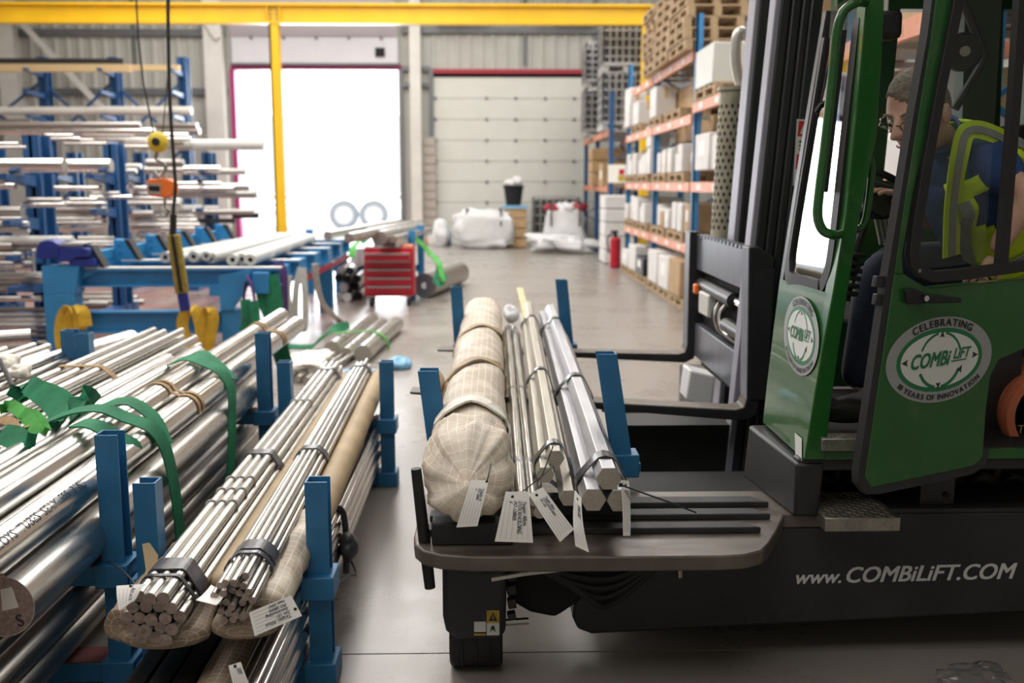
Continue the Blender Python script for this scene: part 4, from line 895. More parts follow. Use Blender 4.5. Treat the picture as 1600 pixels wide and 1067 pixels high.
# --- polished tubes on the left stack
big = rbar('round_bar', 'thickest solid steel bar with a stickered end at the lower left', V(-1.375, 2.68, .525), V(-1.405, 5.95, .525), .09, 'bright', n=48)
Yb = 2.678
m = MB(); o_ = V(-1.425, Yb, .50)
xd = V(.09, 0, .022).normalized(); zd = V(-.022, 0, .09).normalized()
m.add([o_, o_+xd*.10, o_+xd*.10+zd*.062, o_+zd*.062], [(0, 1, 2, 3)]); m.build('paper_sticker', M['paper'], big)
m = MB()
for i, s_ in enumerate(('NR 60', '316L', '201', 'BAR')): m.text(s_, o_+xd*.012+zd*(.046-.014*i)+V(0, -.001, 0), xd, zd, .017, n=(0, -1, 0))
m.text('S', V(-1.335, Yb-.001, .465), xd, zd, .05, n=(0, -1, 0)); m.build('handwriting', M['ink'], big)
def ptube(lab, pa, pb, r_, mt='tube', ri=None):
    t = thing('steel_tube', lab, 'tube', pa, 'polished tubes on the left stack'); MB().cyl(pa, pb, r_, n=40, ri=ri or r_*.86).build('wall', M[mt], t); return t
ptube('upper polished tube against the front blue post, ending highest at the far end', V(-1.50, 2.2, .745), V(-1.515, 7.2, .745), .062)
tB = ptube('polished tube with black stencilled lettering beside the front blue post', V(-1.375, 2.2, .69), V(-1.40, 7.15, .69), .062)
ptube('polished tube left of the lettered pair, cut short before the yellow sling', V(-1.66, 2.2, .735), V(-1.665, 5.6, .735), .06)
ptube('polished tube fourth from the aisle, shorter than its neighbours', V(-1.79, 2.2, .72), V(-1.79, 5.45, .72), .058)
ptube('polished tube lying lowest behind the front blue post', V(-1.55, 2.2, .60), V(-1.55, 6.6, .60), .066)
ptube('polished tube in the lower layer, second from the aisle', V(-1.70, 2.2, .595), V(-1.70, 6.0, .595), .062)
ptube('polished tube in the lower layer, third from the aisle', V(-1.84, 2.2, .585), V(-1.84, 6.0, .585), .062)
# stencilled lettering following the tube
m = MB(); vs_, fs_ = text_mesh('ALLOYS  TUBES  SEAMLESS  316L', .0, 0); L0 = V(-1.375, 2.55, .69); 
pts_ = []
for x, y, j in vs_:
    s_ = x*.044; ang_ = .55 + y*.044/.062; yy = 2.55+s_; xx = -1.375-.025*(yy-2.2)/4.95
    pts_.append((xx+.0626*math.cos(ang_), yy, .69+.0626*math.sin(ang_)))
m.add(pts_, fs_); stuff(m.build('stencil_lettering', M['ink'], tB))
# thin bars left of the tubes
pk = [(-.16+i*.047, .022*(i % 2)+.0*i) for i in range(8)] + [(-.13+i*.047, .058+.02*(i % 2)) for i in range(6)] + [(-.15+i*.06, -.05) for i in range(6)]
bundle('bar_bundle', 'wide bundle of slim steel bars tied with brown tape left of the polished tubes', V(-2.06, 2.2, .70), V(-2.06, 6.35, .70), pk, .022, 'bar', ((.66, .05), (.18, .05)), 10, jit=.12, sm='brown')
pk = [(-.3+i*.05, .03*(i % 2)) for i in range(13)]
bundle('bar_bundle', 'row of slim pale bars beyond the far left posts', V(-2.70, 3.6, .72), V(-2.66, 5.75, .72), pk, .024, 'bar', ((.3, .05),), 10, jit=.1, sm='slingw')
bundle('bar_bundle', 'lower row of slim bars at the left edge of the frame', V(-2.70, 3.6, .62), V(-2.66, 5.7, .62), pk, .03, 'bar', (), 10, jit=.1)
rbar('round_bar', 'single bright bar behind the pair of far left posts', Z(205, 530, .72), Z(205, 530, .72)+V(-.45, -2.6, 0), .06, 'bright', None, 'endface', 28)
a = Z(48, 540, .62); t = thing('steel_tube', 'wide hollow tube with an open end at the left edge', 'tube', a); MB().cyl(a, a+V(-1.9, -.8, 0), .095, n=32, ri=.085).build('wall', M['bright'], t)
a = Z(48, 525, .78); t = thing('steel_tube', 'slimmer hollow tube above the wide open-ended one', 'tube', a); MB().cyl(a, a+V(-1.9, -.9, 0), .045, n=24, ri=.038).build('wall', M['bright'], t)
wr = thing('wrapped_ends', 'white cloth wrapped bar ends at the left edge', 'cloth', Z(12, 575, .8)); blob(Z(8, 566, .8), .05, .07, .035, .7, 14, 'papertape', 'cloth', wr, sq=.7); blob(Z(26, 580, .78), .045, .06, .03, .7, 14, 'papertape', 'cloth', wr, sq=.7)
MB().tube([Z(0, 563, .85), Z(20, 604, .80)], .012).build('black_cord', M['black'], wr)
# brown tapes on the pair of polished tubes
def arcpts(cx, cz, r_, a0, a1, y, k=9): return [V(cx+r_*math.cos(lerp(a0, a1, i/k)), y, cz+r_*math.sin(lerp(a0, a1, i/k))) for i in range(k+1)]
for i, yy in enumerate((4.45, 6.4)):
    ts = thing('hessian_tape', f'strip of brown hessian tape over the polished tube pair, {["middle", "far"][i]} one', 'tape', (-1.44, yy, .75))
    f_ = (yy-2.2)/5
    P = arcpts(-1.50-.015*f_, .745, .066, 3.0, .35, yy)+arcpts(-1.375-.025*f_, .69, .066, 1.9, -.4, yy)
    for dy in (0, .06): MB().strap([q+V(0, dy, 0) for q in P], .03, .004, up=(0, 1, 0)).build('tape_strip', M['brown'], ts, ang=80)
# lower-left contents
for i, (x, z, r_, a, b) in enumerate(((-1.42, .21, .055, 2.3, 6.0), (-1.56, .2, .05, 2.3, 6.0), (-1.70, .2, .05, 2.3, 6.0), (-1.40, .31, .045, 2.5, 5.8), (-1.85, .2, .05, 2.3, 6.0))):
    ptube(['dark tube lowest under the thick solid bar', 'dark tube in the lower cradle, second from the aisle', 'dark tube in the lower cradle, third from the aisle', 'slim tube directly under the thick solid bar', 'dark tube in the lower cradle, innermost'][i], V(x, a, z), V(x, b, z), r_, 'dull')
# --- narrow stack: bundles E and F
E19 = hexpack([3, 4, 5, 4, 3], .0178); E19 = [(x, z+.0*i) for i, (x, z) in enumerate(E19)]
a, b = V(-.955, 2.67, .490), V(-1.02, 6.35, .49)
be = bundle('bar_bundle', 'strapped bundle of nineteen thicker round bars nearest the front blue posts', a, b, E19, .0178, 'bar', ((.055, .09), (.40, .07), (.93, .06)), 14, jit=.012)
d = (b-a).normalized()
m = MB(); hp_ = hullpts(E19, .0215); sx = V(d.y, -d.x, 0); m.strap([a+(b-a)*.03+sx*x+V(0, 0, z) for x, z in hp_], .018, .004, up=d, closed=True); m.build('inner_strap', M['tape'], be, ang=80)
# clear spacer rings
for f_ in (.22, .26, .30, .68):
    for (x, z) in (E19[-1], E19[-2], E19[-3]):
        c = a+(b-a)*f_+sx*x+V(0, 0, z); MB().tube([c+sx*(.021*math.cos(q*PI/6))+V(0, 0, .021*math.sin(q*PI/6)) for q in range(12)], .004, closed=True, n=6).build('plastic_ring', M['slingw'], be)
F26 = hexpack([3, 4, 5, 6, 5, 3], .0113, 1.0)
a2, b2 = V(-.735, 2.72, .525), V(-.825, 6.35, .515)
bf = bundle('bar_bundle', 'strapped bundle of slim round bars with uneven ends by the aisle', a2, b2, F26, .0108, 'bar', ((.075, .08), (.40, .06), (.95, .06)), 12, jit=.05)
d2_ = (b2-a2).normalized(); sx2 = V(d2_.y, -d2_.x, 0)
MB().strap([a2+(b2-a2)*.055+sx2*x+V(0, 0, z) for x, z in hullpts(F26, .016)], .022, .004, up=d2_, closed=True).build('inner_strap', M['band'], bf, ang=80)
# wrapped packs under and beside them
def wrapped(name, lab, a, b, rx, rz, mt, amp=.05, fr=7, n=28, m_=30, seed=0, endcap=True, flat=2.4):
    t = thing(name, lab, 'bundle', a); a, b = Vector(a), Vector(b); rings = []; d = (b-a).normalized(); sx = V(d.y, -d.x, 0).normalized()
    sc_ = [(0, .05), (0, .35), (0, .7), (.006, .93)] if endcap else []
    fs_ = [s_ for s_ in sc_] + [(i/m_*.985+.012, 1) for i in range(m_+1)]
    for f_, k in fs_:
        c = a+(b-a)*f_; ring = []
        for j in range(n):
            ph = 2*PI*j/n; x = math.copysign(abs(math.cos(ph))**(2/flat), math.cos(ph))*rx*k; z = math.copysign(abs(math.sin(ph))**(2/flat), math.sin(ph))*rz*k
            p = c+sx*x+V(0, 0, z); nz = noise.fractal((p+V(seed, 0, seed))*fr, 1, 2, 4); ring.append(c+(p-c)*(1+amp*nz)+d*(amp*.5*nz*rx if k < 1 else 0))
        rings.append(ring)
    MB().loft(rings).build('wrap', M[mt], t, ang=75); return t
wrapped('wrapped_pack', 'brown woven-wrapped pack under the thicker bar bundle', V(-.945, 2.68, .415), V(-.99, 6.5, .415), .115, .033, 'wrapd', .2, 9, seed=1)
wrapped('wrapped_pack', 'brown woven-wrapped pack under the slim bar bundle', V(-.715, 2.70, .435), V(-.80, 6.5, .43), .10, .035, 'wrapd', .16, 9, seed=5)
g1 = wrapped('wrapped_tube', 'tan paper-wrapped tube between the two bar bundles', V(-.855, 2.95, .445), V(-.925, 6.3, .455), .05, .05, 'tan', .02, 5, seed=2, flat=2)
g2 = wrapped('wrapped_tube', 'tan paper-wrapped tube along the aisle side with crumpled woven wrap', V(-.645, 3.42, .47), V(-.715, 6.3, .47), .058, .058, 'tan', .02, 5, seed=3, flat=2)
wrapped('wrap_sleeve', 'pale crumpled woven wrap around the near end of the aisle-side tube', V(-.665, 2.80, .455), V(-.675, 3.5, .465), .06, .06, 'wrap', .2, 11, 28, 16, seed=9, flat=2)
for q, s_ in ((V(-1.10, 2.95, .52), .05), (V(-.86, 2.83, .50), .035)):
    pass
# torn kraft flap by the short post
m = MB(); P = [Y(222, 850, 3.05), Y(232, 848, 3.08), Y(246, 868, 3.1), Y(240, 900, 3.0), Y(214, 930, 2.9), Y(228, 890, 3.0)]
fl_ = thing('paper_flap', 'torn kraft paper flap standing up beside the short front post', 'paper', P[0]); m.prism(P, (.002, .003, 0)); m.build('sheet', M['tan'], fl_)
# crumpled kraft around the ends of bundle E
wrapped('wrap_sleeve', 'torn brown wrap folded around the end of the thicker bar bundle', V(-1.065, 2.72, .445), V(-1.06, 3.3, .44), .05, .05, 'wrapd', .22, 12, 24, 12, seed=12, flat=2.2)
# lower level: black flats, wrapped tube, silver tubes
for i, x in enumerate((-1.055, -.985, -.915)):
    tag(MB().b(x-.03, x+.03, 2.5, 6.0, .085, .085+.16).build('black_bar', M['blackbar'], bev=.004), f'black rectangular bar in the lower narrow cradle, {ORD[i]} from the left', 'bar', 'black bars in the lower cradle')
wrapped('wrapped_tube', 'dark film-wrapped roll with a paper tag in the lower narrow cradle', V(-.80, 2.50, .20), V(-.80, 6.0, .20), .085, .085, 'wrapd', .05, 9, seed=20, flat=2)
for i, (x, z, r_) in enumerate(((-.665, .11, .03), (-.655, .175, .03), (-.72, .11, .022), (-.655, .238, .028), (-.648, .29, .02), (-.70, .285, .026), (-.648, .337, .018), (-.70, .22, .025))):
    ptube(f'slim silver tube on the aisle side of the lower narrow cradle, {ORD[i]} from the bottom', V(x if x < -.56 else x, 2.4, z), V(x, 5.95, z), r_, 'tube')
st_ = thing('tie_strap', 'black tape tied around the aisle-side tubes at mid length', 'strap', (-.55, 4.0, .2))
MB().tube(cat_rom([V(-.73, 3.98, .33), V(-.67, 4.0, .37), V(-.62, 4.02, .34), V(-.61, 4.03, .2), V(-.61, 4.0, .08)], 6), .014, n=8).build('cord', M['tape'], st_)
MB().tube(cat_rom([V(-.60, 4.0, .16), V(-.56, 3.95, .10), V(-.58, 3.88, .12), V(-.6, 3.7, .16), V(-.61, 3.5, .2)], 6), .005, n=6).build('loose_end', M['tape'], st_)
blob(V(-.60, 4.0, .20), .04, .06, .06, .3, 12, 'tape', 'knot', st_)
# --- green slings over the polished tubes
def sling2(lab, pts, w=.06, mt='sling', ups=None, extra=None):
    t = thing('lifting_sling', lab, 'sling', pts[0]); MB().strap(cat_rom(pts, 7), w, .006, up=ups or (0, 1, 0)).build('webbing', M[mt], t, ang=70)
    if extra:
        for e_ in extra: MB().strap(cat_rom(e_, 7), w, .006, up=ups or (0, 1, 0)).build('webbing', M[mt], t, ang=70)
    return t
sling2('green sling over the polished tubes beside the front blue post, hanging low', [V(-1.70, 3.72, .80), V(-1.60, 3.78, .835), V(-1.5, 3.80, .84), V(-1.42, 3.82, .80), V(-1.335, 3.85, .75), V(-1.295, 3.88, .66), V(-1.275, 3.9, .5), V(-1.272, 3.93, .3), V(-1.275, 3.95, .12)], .085, 'sling', (.1, 1, .1),
       [[V(-1.52, 3.6, .83), V(-1.45, 3.58, .83), V(-1.38, 3.62, .77), V(-1.33, 3.66, .71), V(-1.36, 3.62, .63)], [V(-1.56, 3.85, .82), V(-1.46, 3.95, .835), V(-1.36, 3.95, .77), V(-1.30, 3.9, .68)]])
sling2('green sling over the polished tubes near the far blue post, hanging to the lower tube', [V(-1.62, 5.05, .80), V(-1.53, 5.0, .83), V(-1.45, 4.98, .81), V(-1.36, 4.97, .765), V(-1.31, 4.96, .68), V(-1.30, 4.92, .55), V(-1.295, 4.85, .35), V(-1.31, 4.78, .15)], .10, 'sling', (.1, 1, .1),
       [[V(-1.6, 5.15, .8), V(-1.5, 5.12, .83), V(-1.40, 5.06, .78), V(-1.32, 5.0, .72)]])
sling2('small green sling end hanging past the far blue post', [Y(436, 541, 6.6), Y(441, 558, 6.6), Y(446, 572, 6.6)], .11, 'sling', (1, .2, 0))
sling2('tangled green slings lying on the slim bars at the left', [Z(25, 625, .80), Z(42, 601, .86), Z(60, 612, .85), Z(82, 630, .82), Z(92, 648, .80), Z(85, 668, .79), Z(74, 672, .78)], .09, 'sling', (.5, .6, .6),
       [[Z(46, 606, .86), Z(70, 612, .85), Z(95, 625, .83), Z(110, 645, .80), Z(112, 660, .79)], [Z(0, 678, .80), Z(20, 682, .80), Z(40, 695, .79), Z(55, 692, .79)], [Z(112, 658, .79), Z(120, 635, .82), Z(128, 620, .85), Z(138, 622, .84), Z(146, 632, .80)], [Z(28, 628, .80), Z(38, 610, .82), Z(44, 602, .85)]])
sling2('light green sling strand crossing the tangled dark ones', [Z(0, 640, .82), Z(18, 634, .83), Z(40, 650, .82), Z(58, 672, .80), Z(70, 676, .79), Z(56, 652, .82), Z(35, 645, .83)], .05, 'slingl', (.5, .6, .6))
sling2('brown tape strand under the light green sling', [Z(0, 655, .80), Z(18, 660, .80), Z(30, 675, .79), Z(46, 668, .79)], .04, 'brown', (.4, .6, .6))
# --- clear film scrap in the lower right corner
tag(blob(Z(1540, 1064, .02), .13, .10, .035, .6, 12, 'film', 'plastic_film', nu=34, nv=20), 'clear plastic film scrap on the floor at the lower right corner', 'film')
# --- paper tags
def ptag(lab, tl, tr, br, bl, lines, curl=.01, along='down', tie=None, hole=None, par=None, ink=.18):
    """tl,tr,br,bl: world points; along='down': writing runs from top to bottom edge"""
    t = thing('paper_tag', lab, 'tag', tl, 'handwritten paper tags'); n = 8
    tl, tr, br, bl = map(Vector, (tl, tr, br, bl)); nn = (tr-tl).cross(bl-tl).normalized()
    if nn.y > 0: nn = -nn
    P = lambda u, v: tl+(tr-tl)*u*(1-v)+(bl-tl)*v*(1-u)+(br-tl)*u*v+nn*(curl*math.sin(v*PI))
    m = MB(); k = 0
    vs = [P(u, i/n) for i in range(n+1) for u in (0, 1)]
    m.add(vs+[q-nn*.0012 for q in vs], [(2*i, 2*i+1, 2*i+3, 2*i+2) for i in range(n)]+[(2*i+2*n+2, 2*i+2*n+4, 2*i+2*n+5, 2*i+2*n+3) for i in range(n)]+[(2*i, 2*i+2, 2*i+2*n+4, 2*i+2*n+2) for i in range(n)]+[(2*i+1, 2*i+2*n+3, 2*i+2*n+5, 2*i+3) for i in range(n)])
    m.build('paper', M['paper'], t, ang=60)
    S_ = lambda u, v: P(u, v)+nn*.0008
    m = MB()
    def bar(u0, v0, u1, v1, th):
        a_, b_ = S_(u0, v0), S_(u1, v1); dd = (b_-a_).normalized().cross(nn)*th; kk = 5
        pts = [S_(lerp(u0, u1, i/kk), lerp(v0, v1, i/kk)) for i in range(kk+1)]
        m.add([q-dd for q in pts]+[q+dd for q in pts], [(i, i+1, kk+2+i, kk+1+i) for i in range(kk)])
    for i in range(6):
        if along == 'down': u = .12+i*.15; bar(u, .16, u, .94, .0004)
        else: v = .22+i*.13; bar(.06, v, .94, v, .0004)
    m.build('printed_lines', M['line'], t); m = MB()
    L1 = (bl-tl).length; L2 = (tr-tl).length
    for i, s_ in enumerate(lines):
        vs, fs = text_mesh(s_, .006, .35); wtx = max(q[0] for q in vs)
        if along == 'down':
            u0 = .74-i*.17; sc_ = min(.76/wtx, ink*L2/L1*1.0); m.add([S_(u0+q[1]*sc_*L1/L2, .18+q[0]*sc_)+nn*(q[2]*.0002) for q in vs], fs)
        else:
            v0 = .36+i*.15; sc_ = min(.8/wtx, ink*L1/L2); m.add([S_(.1+q[0]*sc_, v0-q[1]*sc_*L2/L1) for q in vs], fs)
    m.build('handwriting', M['ink'], t)
    h = S_(*(hole or (.5, .09)))+nn*.0006; e1 = (tr-tl).normalized()*.0045; e2 = (bl-tl).normalized()*.0045
    MB().add([h+e1*math.cos(i*PI/5)+e2*math.sin(i*PI/5) for i in range(10)], [tuple(range(10))]).build('hole', M['tie'], t)
    if tie: MB().tube(cat_rom([h]+[Vector(q) for q in tie], 6), .0022, n=6).build('cable_tie', M['tie'], t)
    return t
q = lambda a, b, y: Y(a, b, y)
ptag('white tag beside the end of the thicker bar bundle, largely blank', q(182, 915, 2.66), q(228, 912, 2.64), q(212, 936, 2.61), q(186, 954, 2.60), ['  .', 'PO 612'], .004, 'down', [q(210, 912, 2.68), q(190, 890, 2.95), q(168, 878, 3.15)])
ptag('white tag half hidden between the two bar bundles', q(330, 914, 2.80), q(352, 928, 2.74), q(338, 946, 2.66), q(306, 938, 2.68), ['10', 'AB'], .004)
ptag('large white tag hanging in front of the crumpled woven wrap', q(455, 930, 2.64), q(472, 962, 2.62), q(398, 994, 2.58), q(389, 957, 2.60), ['Tangier Alloys', 'No 101', 'Stockholding', 'PO 28005', 'heat 2041'], .006, 'down', [q(462, 952, 2.7), q(475, 955, 2.85)], (.62, .06))
ptag('small tag on the film-wrapped roll in the lower cradle', q(357, 1040, 2.46), q(376, 1034, 2.46), q(392, 1075, 2.44), q(368, 1080, 2.44), ['31204', 'ROLL'], .003)
# ================================================================ FORK TRUCK
ft = thing('fork_truck', 'charcoal and green side-loading fork truck with an open cab door and load platform', 'truck', (1.3, 3.9, 0))
PZ = .55
# platform
arc = [(-.255, 3.16), (-.245, 3.08), (-.215, 3.02), (-.16, 2.985), (-.06, 2.965), (.2, 2.955), (.72, 2.955), (.80, 2.967), (.86, 3.0), (.90, 3.06), (.97, 3.2), (1.03, 3.34), (1.30, 3.35), (1.30, 3.62), (-.245, 3.62)]
MB().prism([(x, y, PZ-.05) for x, y in arc], (0, 0, .05)).build('platform', M['deck'], ft, bev=.006)
for (xa, xb, ya, yb) in ((-.2, .98, 3.42, 3.49), (-.21, .95, 3.29, 3.355), (-.215, .88, 3.155, 3.215)):
    MB().hexa([(xa, ya, PZ), (xb+.02, ya, PZ), (xb-.03, yb, PZ), (xa, yb, PZ), (xa, ya, PZ+.022), (xb+.02, ya, PZ+.022), (xb-.03, yb, PZ+.022), (xa, yb, PZ+.022)]).build('rubber_strip', M['strip'], ft, bev=.004)
MB().tube([Y(650, 732, 3.1), Y(664, 850, 3.1), Y(672, 918, 3.1)], [.017, .02, .018], n=12).build('stake', M['black'], ft)
# chassis
MB().prism([(.33, 3.35, .50), (.29, 3.35, .17), (.31, 3.35, .125), (.36, 3.35, .105), (2.6, 3.35, .205), (2.6, 3.35, .55), (1.25, 3.35, .55), (1.22, 3.35, .50)], (0, .25, 0)).build('chassis', M['char'], ft, bev=.01)
MB().b(1.22, 2.6, 3.352, 3.6, .55, .565).build('chassis_ledge', M['char'], ft)
MB().b(.50, 2.6, 3.62, 4.45, .10, .38).build('chassis_well', M['black'], ft)
MB().b(1.36, 2.6, 4.56, 7.0, .12, .42).build('chassis_rear', M['char'], ft)
MB().b(.64, 1.36, 4.74, 5.0, .06, .53).build('chassis_side_plate', M['black'], ft)
MB().b(.72, 1.28, 5.02, 5.32, .44, .49).build('centre_deck', M['char'], ft); MB().b(.60, 1.0, 5.2, 5.28, .49, .515).build('rubber_strip', M['black'], ft)
# skirt of hoses and brackets under the platform
m = MB(); m.prism([(.02, 3.34, .50), (.06, 3.34, .24), (.14, 3.34, .19), (.23, 3.34, .17), (.33, 3.34, .24), (.36, 3.34, .5)], (0, .2, 0)); m.build('underbody_shroud', M['dark'], ft, bev=.02)
for i in range(4): MB().tube(cat_rom([V(.05+.03*i, 3.24, .46), V(.2+.04*i, 3.22, .40-.03*i), V(.42, 3.25, .36-.03*i), V(.65, 3.3, .45)], 6), .014, n=8).build('hose', M['black'], ft)
MB().tube([Y(768, 905, 3.08), Y(820, 896, 3.08), Y(908, 886, 3.08)], .008, n=8).build('grease_pipe', M['pipe'], ft)
for px in (1063, 1062): MB().cyl(Y(px, 885, 3.33), Y(px, 902, 3.33), .008, n=8).build('bolt', M['dull'], ft)
# steer wheel assembly
whl = MB().cyl((-.145, 3.36, .135), (.04, 3.36, .135), .135, n=30).build('wheel', M['black'], ft, bev=.012)
for k in range(3): MB().tube([V(-.145+.045+.048*k, 3.36+.137*math.cos(a_*PI/15), .135+.137*math.sin(a_*PI/15)) for a_ in range(30)], .004, closed=True, n=6).build('tread_rib', M['black'], whl)
MB().prism([(-.165, 3.2, .47), (-.165, 3.2, .24), (-.155, 3.2, .19), (-.12, 3.2, .155), (.02, 3.2, .155), (.05, 3.2, .18), (.055, 3.2, .47)], (0, .32, 0)).build('wheel_housing', M['char'], ft, bev=.02, seg=3)
MB().cyl((-.045, 3.33, .40), (-.045, 3.33, .50), .15, n=30).build('slew_ring', M['char'], ft, bev=.012)
m = MB(); m.mi = 0; y_ = 3.1985
def rect(m, x0, x1, z0, z1, y, mi): m.mi = mi; m.add([(x0, y, z0), (x1, y, z0), (x1, y, z1), (x0, y, z1)], [(0, 1, 2, 3)])
rect(m, -.058, -.018, .185, .228, y_, 0); rect(m, -.058, -.018, .178, .19, y_, 1); rect(m, -.015, .028, .222, .268, y_, 1); rect(m, -.015, .028, .178, .222, y_, 0)
m.mi = 2; m.add([(-.008, y_-.001, .23), (.021, y_-.001, .23), (.0065, y_-.001, .262)], [(0, 1, 2)]); m.add([(-.004, y_-.001, .188), (.004, y_-.001, .2), (.015, y_-.001, .19), (.01, y_-.001, .214), (.0, y_-.001, .21)], [(0, 1, 2, 3, 4)])
m.mi = 1; m.add([(.0045, y_-.002, .236), (.0085, y_-.002, .236), (.0085, y_-.002, .252), (.0045, y_-.002, .252)], [(0, 1, 2, 3)])
m.build('warning_label', [M['decalwhite'], M['signyellow'], M['decalblack']], ft, smooth=False)
for k in range(5): MB().cyl((.058, 3.25, .22+.05*k), (.085, 3.25, .225+.05*k), .022, n=8).build('wheel_bolt', M['char'], ft)
MB().cyl((.04, 3.24, .205), (.13, 3.24, .21), .013, n=8).build('adjuster', M['dull'], ft)
for y_ in (4.3, 6.6): MB().cyl((2.2, y_, .22), (2.45, y_, .22), .22, n=30).build('wheel', M['black'], ft, bev=.015)
# lettering on the chassis
m = MB(); p0, p1 = Y(1240, 912, 3.3485), Y(1590, 903, 3.3485); xd = (p1-p0).normalized(); zd = V(-xd.z, 0, xd.x)
T2 = 'COMBiLiFT.COM'; w2_ = text_w(T2, .024, .28); sc2 = (Y(1588, 903, 3.3485)-Y(1318, 910, 3.3485)).length/w2_
w1_ = text_w('www.', .02, .28); sc1 = (Y(1314, 910, 3.3485).x-p0.x)/w1_
m.text(T2, p0+xd*(Y(1318, 910, 3.3485).x-p0.x), xd, zd, sc2, .024, .28, n=(0, -1, 0)); m.text('www.', p0, xd, zd, sc1, .02, .28, n=(0, -1, 0))
m.build('lettering', M['textgrey'], ft, smooth=False)
# cab base, steps
m = MB(); m.hexa([(1.06, 3.31, PZ), (1.145, 3.31, PZ), (1.145, 3.8, PZ), (1.0, 3.8, PZ), (1.05, 3.29, .75), (1.15, 3.29, .75), (1.15, 3.85, .75), (1.03, 3.85, .75)]); m.build('cab_base', M['char'], ft, bev=.012)
MB().b(1.06, 2.2, 3.30, 3.36, .72, .765).build('cab_base_rail', M['char'], ft, bev=.008)
a, b = Y(1440, 745, 3.4), Y(1488, 812, 3.4); sp = MB().b(a.x, b.x, 3.4, 3.5, PZ, .72).build('support_post', M['mastc'], ft)
for z in (.6, .68): MB().cyl((b.x-.03, 3.4, z), (b.x-.03, 3.39, z), .011, n=8).build('bolt', M['dark'], sp)
def step(x0, x1, y0, y1, z, h, name):
    s = MB().b(x0, x1, y0, y1, z-h, z).build(name, M['tread'], ft, bev=.004); m = MB()
    nx = int((x1-x0)/.022)
    for i in range(nx):
        for j in range(max(1, int((y1-y0)/.022))):
            c = V(x0+.012+i*.022, y0+.012+j*.022, z+.001); d = V(.007, .007 if (i+j) % 2 else -.007, 0); m.beam(c-d, c+d, .004, .003)
        for j in range(max(1, int(h/.022))):
            c = V(x0+.012+i*.022, y0-.001, z-.012-j*.02); d = V(.006, 0, .006 if (i+j) % 2 else -.006); m.beam(c-d, c+d, .004, .003, (0, 1, 0))
    stuff(m.build('tread_pattern', M['tread'], s, smooth=False)); return s
step(1.14, 1.40, 3.23, 3.52, .575, .05, 'lower_step')
for x in (1.17, 1.37): MB().cyl((x, 3.46, .576), (x, 3.46, .58), .008, n=8).build('step_bolt', M['dark'], ft)
step(1.125, 1.42, 3.262, 3.34, .845, .045, 'cab_sill')
# cab: floor, corner pillar, mast-side panel, frame
MB().hexa([(1.08, 3.30, .765), (2.25, 3.30, .765), (2.25, 4.3, .765), (1.36, 4.3, .765), (1.08, 3.30, .80), (2.25, 3.30, .80), (2.25, 4.3, .80), (1.36, 4.3, .80)]).build('cab_floor', M['dark'], ft)
MB().b(1.13, 2.2, 3.285, 3.30, .765, .80).build('cab_lower_edge', M['green'], ft)
YN, YF = 3.28, 3.83
cr0 = [Y(1357, -40, YN), Y(1343, 120, YN), Y(1318, 370, YN), Y(1278, 580, YN), Y(1255, 732, YN)]     # crease line of the near corner
op0 = [Y(1384, -40, YN), Y(1373, 200, YN), Y(1345, 330, YN), Y(1302, 600, YN), Y(1288, 732, YN)]
fr0 = [Y(1296, -40, YF), Y(1268, 120, YF), Y(1218, 440, YF), Y(1203, 560, YF), Y(1191, 668, YF)]
def atz(L_, z):
    for a, b in zip(L_[:-1], L_[1:]):
        if (a.z-z)*(b.z-z) <= 0 and abs(a.z-b.z) > 1e-6: return lerp(a, b, (z-a.z)/(b.z-a.z))
    return L_[0] if z > L_[0].z else L_[-1]
zs = [.765, .95, 1.15, 1.35, 1.6, 1.85, 2.1, 2.33]
rings = [[atz(cr0, z), atz(op0, z), atz(op0, z)+V(.0, .08, 0), atz(cr0, z)+V(.0, .08, 0)] for z in zs]
pil = MB().loft(rings).build('corner_pillar', M['green'], ft, bev=.004)
# mast-side panel below the window
zs = [.765, .95, 1.15, 1.335]
rings = [[atz(cr0, z)+V(.001, .03, 0), atz(fr0, z), atz(fr0, z)+V(.03, 0, 0), atz(cr0, z)+V(.03, .03, 0)] for z in zs]
pan = MB().loft(rings).build('side_panel', M['green'], ft)
rings = [[atz(fr0, z)+V(0, -.04, 0), atz(fr0, z)+V(0, 0, 0), atz(fr0, z)+V(.04, 0, 0), atz(fr0, z)+V(.04, -.04, 0)] for z in (1.335, 1.6, 1.9, 2.33)]
MB().loft(rings).build('far_pillar', M['mastc'], ft)
A_, B_, C_, D_ = atz(cr0, 1.345)+V(.01, .07, 0), atz(fr0, 1.345)+V(.01, -.04, 0), atz(fr0, 2.33)+V(.01, -.04, 0), atz(cr0, 2.33)+V(.01, .07, 0)
sw = MB().add([A_, B_, C_, D_], [(0, 1, 2, 3)]).build('side_window', M['glass'], ft)
n_ = (B_-A_).cross(D_-A_).normalized()
lo = [A_.lerp(B_, .12), A_.lerp(B_, .88), B_.lerp(C_, .12), B_.lerp(C_, .95), D_.lerp(A_, .05), D_.lerp(A_, .88)]
MB().strap(cat_rom([A_.lerp(D_, .9), A_.lerp(D_, .5), A_.lerp(D_, .14), A_.lerp(D_, .04).lerp(B_.lerp(C_, .04), .06), A_.lerp(B_, .18), A_.lerp(B_, .5), A_.lerp(B_, .85), B_.lerp(A_, .05).lerp(C_, .04), B_.lerp(C_, .14), B_.lerp(C_, .6), B_.lerp(C_, .9)], 4), .05, .02, up=list(n_.cross(V(0,0,1)) for _ in range(41)) if False else n_.cross((0, .3, 1))).build('window_seal', M['seal'], sw)
